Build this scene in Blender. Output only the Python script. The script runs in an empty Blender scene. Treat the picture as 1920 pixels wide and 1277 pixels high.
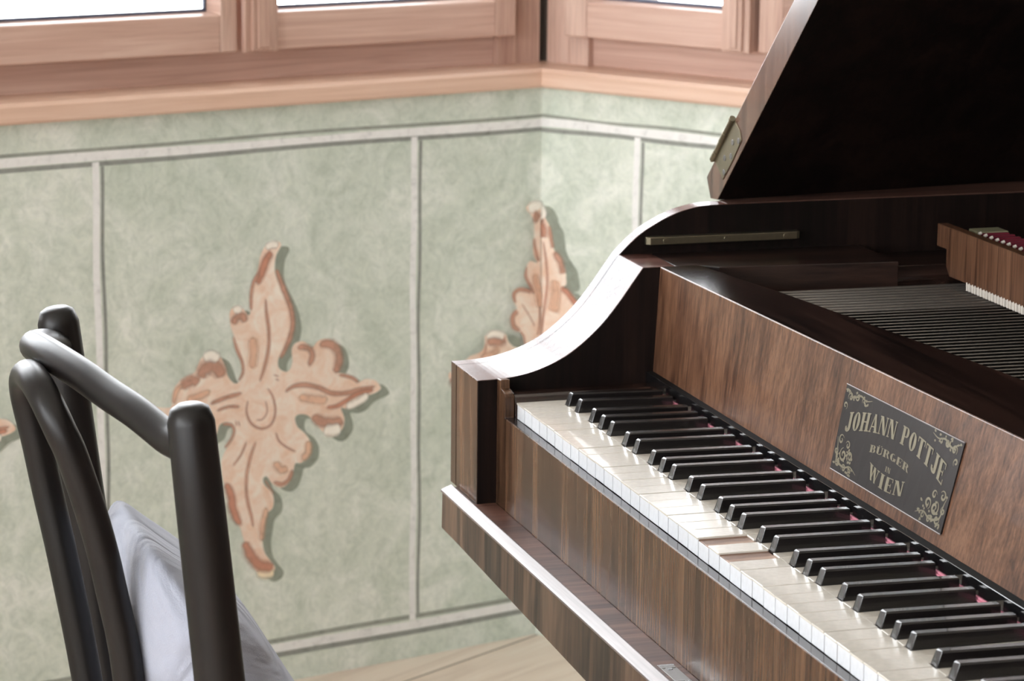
import bpy, bmesh, math, random
from math import sin, cos, pi, radians
from mathutils import Vector, Matrix
random.seed(7)
S = bpy.context.scene
COL = S.collection
MM = 0.001
Z0 = 0.73            # height of the white key tops above the floor; lengths below are mm from the lowest key's front corner

def wv(p):
    return Vector((p[0]*MM, p[1]*MM, p[2]*MM + Z0))

# ------------------------------------------------------------------ camera
CAM = (2.57509556e+03, -8.05650335e+02, 6.33109872e+02, 3.01163288e-01, 2.09401152e-01, 1.06193370e-02, 5.50520406e+03)
yaw, pit, rol = CAM[3:6]
fwd = Vector((-cos(yaw)*cos(pit), sin(yaw)*cos(pit), -sin(pit)))
rt = fwd.cross(Vector((0, 0, 1))).normalized(); up = rt.cross(fwd)
r2 = rt*cos(rol) + up*sin(rol); u2 = -rt*sin(rol) + up*cos(rol)
cd = bpy.data.cameras.new('camera'); cam = bpy.data.objects.new('camera', cd); COL.objects.link(cam)
M = Matrix((r2, u2, -fwd)).transposed().to_4x4(); M.translation = wv(CAM[:3]); cam.matrix_world = M
cd.sensor_width = 36.0; cd.sensor_fit = 'HORIZONTAL'; cd.lens = CAM[6]/1920*36; cd.clip_start = .05; cd.clip_end = 200
cd.dof.use_dof = True; cd.dof.focus_distance = 2.45; cd.dof.aperture_fstop = 15.0; cd.dof.aperture_blades = 7
S.camera = cam

# ------------------------------------------------------------------ daylight and exposure
W = bpy.data.worlds.new('world'); S.world = W; W.use_nodes = True
bg = W.node_tree.nodes['Background']; bg.inputs[0].default_value = (0.93, 0.965, 1.0, 1); bg.inputs[1].default_value = 12.0
S.view_settings.view_transform = 'Standard'; S.view_settings.look = 'None'
S.view_settings.exposure = 0.33; S.view_settings.gamma = 1.0; S.view_settings.use_curve_mapping = False

# ------------------------------------------------------------------ helpers
def tag(o, label=None, cat=None, group=None, kind=None):
    if label: o['label'] = label
    if cat: o['category'] = cat
    if group: o['group'] = group
    if kind: o['kind'] = kind
    return o

class Root:
    pass

def empty(name, loc):
    o = bpy.data.objects.new(name, None); COL.objects.link(o); o.location = wv(loc); o.empty_display_size = .05
    return o

def root_loc(o):
    L = Vector((0, 0, 0))
    while o is not None:
        L += o.location; o = o.parent
    return L

class MB:
    """collects vertices (mm frame) and faces, then links them as one mesh object"""
    def __init__(s):
        s.v = []; s.f = []; s.m = []
    def add(s, vs, fs, mi=0):
        b = len(s.v); s.v += [tuple(v) for v in vs]
        for f in fs:
            s.f.append([b+i for i in f]); s.m.append(mi)
    def box(s, x0, x1, y0, y1, z0, z1, mi=0):
        s.add([(x0,y0,z0),(x1,y0,z0),(x1,y1,z0),(x0,y1,z0),(x0,y0,z1),(x1,y0,z1),(x1,y1,z1),(x0,y1,z1)],
              [(0,3,2,1),(4,5,6,7),(0,1,5,4),(1,2,6,5),(2,3,7,6),(3,0,4,7)], mi)
    def prism(s, axis, pts, a, b, mi=0):
        """pts: 2-D outline; axis 'x' -> (y,z), 'y' -> (x,z), 'z' -> (x,y)"""
        def P(p, t):
            return {'x': (t, p[0], p[1]), 'y': (p[0], t, p[1]), 'z': (p[0], p[1], t)}[axis]
        n = len(pts)
        s.add([P(p, a) for p in pts] + [P(p, b) for p in pts],
              [tuple(range(n-1, -1, -1)), tuple(range(n, 2*n))] + [(i, (i+1) % n, n+(i+1) % n, n+i) for i in range(n)], mi)
    def loft(s, rings, cap=True, mi=0, closed=True):
        n = len(rings[0]); vs = [p for r in rings for p in r]; fs = []
        for k in range(len(rings)-1):
            for i in range(n if closed else n-1):
                j = (i+1) % n
                fs.append((k*n+i, k*n+j, (k+1)*n+j, (k+1)*n+i))
        if cap:
            fs.append(tuple(range(n-1, -1, -1))); fs.append(tuple((len(rings)-1)*n+i for i in range(n)))
        s.add(vs, fs, mi)
    def tube(s, pts, rad, n=12, cap=True, mi=0):
        pts = [Vector(p) for p in pts]
        if not isinstance(rad, (list, tuple)): rad = [rad]*len(pts)
        rings = []; ref = None
        for i, p in enumerate(pts):
            t = (pts[min(i+1, len(pts)-1)] - pts[max(i-1, 0)]).normalized()
            if ref is None:
                ref = Vector((0, 0, 1)) if abs(t.z) < .9 else Vector((1, 0, 0))
            a = (ref - t*ref.dot(t)).normalized(); ref = a; b = t.cross(a)
            rings.append([tuple(p + (a*cos(2*pi*k/n) + b*sin(2*pi*k/n))*rad[i]) for k in range(n)])
        s.loft(rings, cap, mi)
    def build(s, name, mats, parent=None, bevel=0, smooth=False, seg=2, subsurf=0):
        o_loc = root_loc(parent) if parent is not None else Vector((0, 0, 0))
        me = bpy.data.meshes.new(name)
        me.from_pydata([wv(v) - o_loc for v in s.v], [], s.f); 
        if not isinstance(mats, (list, tuple)): mats = [mats]
        for m in mats: me.materials.append(m)
        for p, mi in zip(me.polygons, s.m):
            p.material_index = mi; p.use_smooth = smooth
        bm = bmesh.new(); bm.from_mesh(me); bmesh.ops.recalc_face_normals(bm, faces=bm.faces[:]); bm.to_mesh(me); bm.free()
        me.update()
        o = bpy.data.objects.new(name, me); COL.objects.link(o)
        if parent is not None: o.parent = parent
        if subsurf:
            md = o.modifiers.new('sub', 'SUBSURF'); md.levels = subsurf; md.render_levels = subsurf
        if bevel:
            md = o.modifiers.new('bevel', 'BEVEL'); md.width = bevel*MM; md.segments = seg; md.limit_method = 'ANGLE'
            md.angle_limit = radians(35); md.harden_normals = False
        return o

def box(name, b, mat, parent=None, bevel=0):
    m = MB(); m.box(*b); return m.build(name, mat, parent, bevel)

def catmull(pts, closed=False, k=4):
    out = []; n = len(pts)
    for i in range(n if closed else n-1):
        P = [Vector(pts[(i+j) % n] if closed else pts[min(max(i+j, 0), n-1)]) for j in (-1, 0, 1, 2)]
        for q in range(k):
            t = q/k
            out.append(.5*((2*P[1]) + (P[2]-P[0])*t + (2*P[0]-5*P[1]+4*P[2]-P[3])*t*t + (-P[0]+3*P[1]-3*P[2]+P[3])*t**3))
    if not closed: out.append(Vector(pts[-1]))
    return out

# ------------------------------------------------------------------ materials
def srgb(r, g, b):
    f = lambda c: ((c/255)/12.92 if c/255 <= .04045 else ((c/255+.055)/1.055)**2.4)
    return (f(r), f(g), f(b), 1)

def newmat(name):
    m = bpy.data.materials.new(name); m.use_nodes = True; nt = m.node_tree
    return m, nt, nt.nodes['Principled BSDF']

def node(nt, t, **kw):
    n = nt.nodes.new(t)
    for k, v in kw.items():
        if k in n.inputs.keys(): n.inputs[k].default_value = v
        else: setattr(n, k, v)
    return n

def ramp(nt, stops):
    n = nt.nodes.new('ShaderNodeValToRGB'); e = n.color_ramp.elements
    while len(e) < len(stops): e.new(.5)
    for el, (p, c) in zip(e, stops): el.position = p; el.color = c
    return n

def mapping(nt, scale, rot=(0, 0, 0), src='Object', loc=(0, 0, 0)):
    tc = nt.nodes.new('ShaderNodeTexCoord'); mp = nt.nodes.new('ShaderNodeMapping')
    nt.links.new(tc.outputs[src], mp.inputs[0]); mp.inputs['Scale'].default_value = scale
    mp.inputs['Rotation'].default_value = rot; mp.inputs['Location'].default_value = loc
    return mp

def plain(name, col, rough=.5, metal=0, coat=0, bump=0, bscale=200):
    m, nt, p = newmat(name)
    p.inputs['Base Color'].default_value = col; p.inputs['Roughness'].default_value = rough
    p.inputs['Metallic'].default_value = metal; p.inputs['Coat Weight'].default_value = coat
    mp = mapping(nt, (1, 1, 1)); nz = node(nt, 'ShaderNodeTexNoise', Scale=bscale, Detail=4.0)
    nt.links.new(mp.outputs[0], nz.inputs['Vector'])
    mx = node(nt, 'ShaderNodeMixRGB', blend_type='MULTIPLY'); mx.inputs[0].default_value = .35
    cr = ramp(nt, [(.3, (.72, .72, .72, 1)), (.7, (1, 1, 1, 1))])
    nt.links.new(nz.outputs[0], cr.inputs[0]); mx.inputs[1].default_value = col; nt.links.new(cr.outputs[0], mx.inputs[2])
    nt.links.new(mx.outputs[0], p.inputs['Base Color'])
    if bump:
        b = node(nt, 'ShaderNodeBump', Strength=bump, Distance=.001); nt.links.new(nz.outputs[0], b.inputs['Height'])
        nt.links.new(b.outputs[0], p.inputs['Normal'])
    return m

def wood(name, dark, mid, light, axis='z', rot=(0, 0, 0), scale=1.0, rough=.2, coat=.4, figure=1.0, fine=1.0, bump=.05, specular=.5, loc=(0, 0, 0)):
    """procedural grain running along the given axis"""
    m, nt, p = newmat(name); L = nt.links.new
    def st(a, b):
        return {'x': (b, a, a), 'y': (a, b, a), 'z': (a, a, b)}[axis]
    mp = mapping(nt, st(22*scale, 2.2*scale), rot, loc=loc)
    big = node(nt, 'ShaderNodeTexNoise', Scale=1.0, Detail=5.0, Roughness=.62, Distortion=1.1*figure); L(mp.outputs[0], big.inputs['Vector'])
    mp2 = mapping(nt, st(260*scale, 5*scale), rot, loc=loc)
    fn = node(nt, 'ShaderNodeTexNoise', Scale=1.0, Detail=4.0, Roughness=.6, Distortion=.25); L(mp2.outputs[0], fn.inputs['Vector'])
    mp3 = mapping(nt, st(900*scale, 26*scale), rot, loc=loc)
    po = node(nt, 'ShaderNodeTexNoise', Scale=1.0, Detail=2.0); L(mp3.outputs[0], po.inputs['Vector'])
    cr = ramp(nt, [(.42, dark), (.53, mid), (.66, light)])
    a = node(nt, 'ShaderNodeMath', operation='MULTIPLY_ADD'); a.inputs[1].default_value = .42*fine; L(fn.outputs[0], a.inputs[0])
    s2 = node(nt, 'ShaderNodeMath', operation='MULTIPLY'); s2.inputs[1].default_value = .95 - .30*fine; L(big.outputs[0], s2.inputs[0])
    L(s2.outputs[0], a.inputs[2])
    L(a.outputs[0], cr.inputs[0])
    pr = ramp(nt, [(.36, (.55, .5, .48, 1)), (.5, (1, 1, 1, 1))]); L(po.outputs[0], pr.inputs[0])
    mx = node(nt, 'ShaderNodeMixRGB', blend_type='MULTIPLY'); mx.inputs[0].default_value = .5*fine
    L(cr.outputs[0], mx.inputs[1]); L(pr.outputs[0], mx.inputs[2]); L(mx.outputs[0], p.inputs['Base Color'])
    p.inputs['Roughness'].default_value = rough; p.inputs['Coat Weight'].default_value = coat
    p.inputs['Coat Roughness'].default_value = .09; p.inputs['Specular IOR Level'].default_value = specular
    b = node(nt, 'ShaderNodeBump', Strength=bump, Distance=.0006); L(fn.outputs[0], b.inputs['Height']); L(b.outputs[0], p.inputs['Normal'])
    return m
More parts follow.
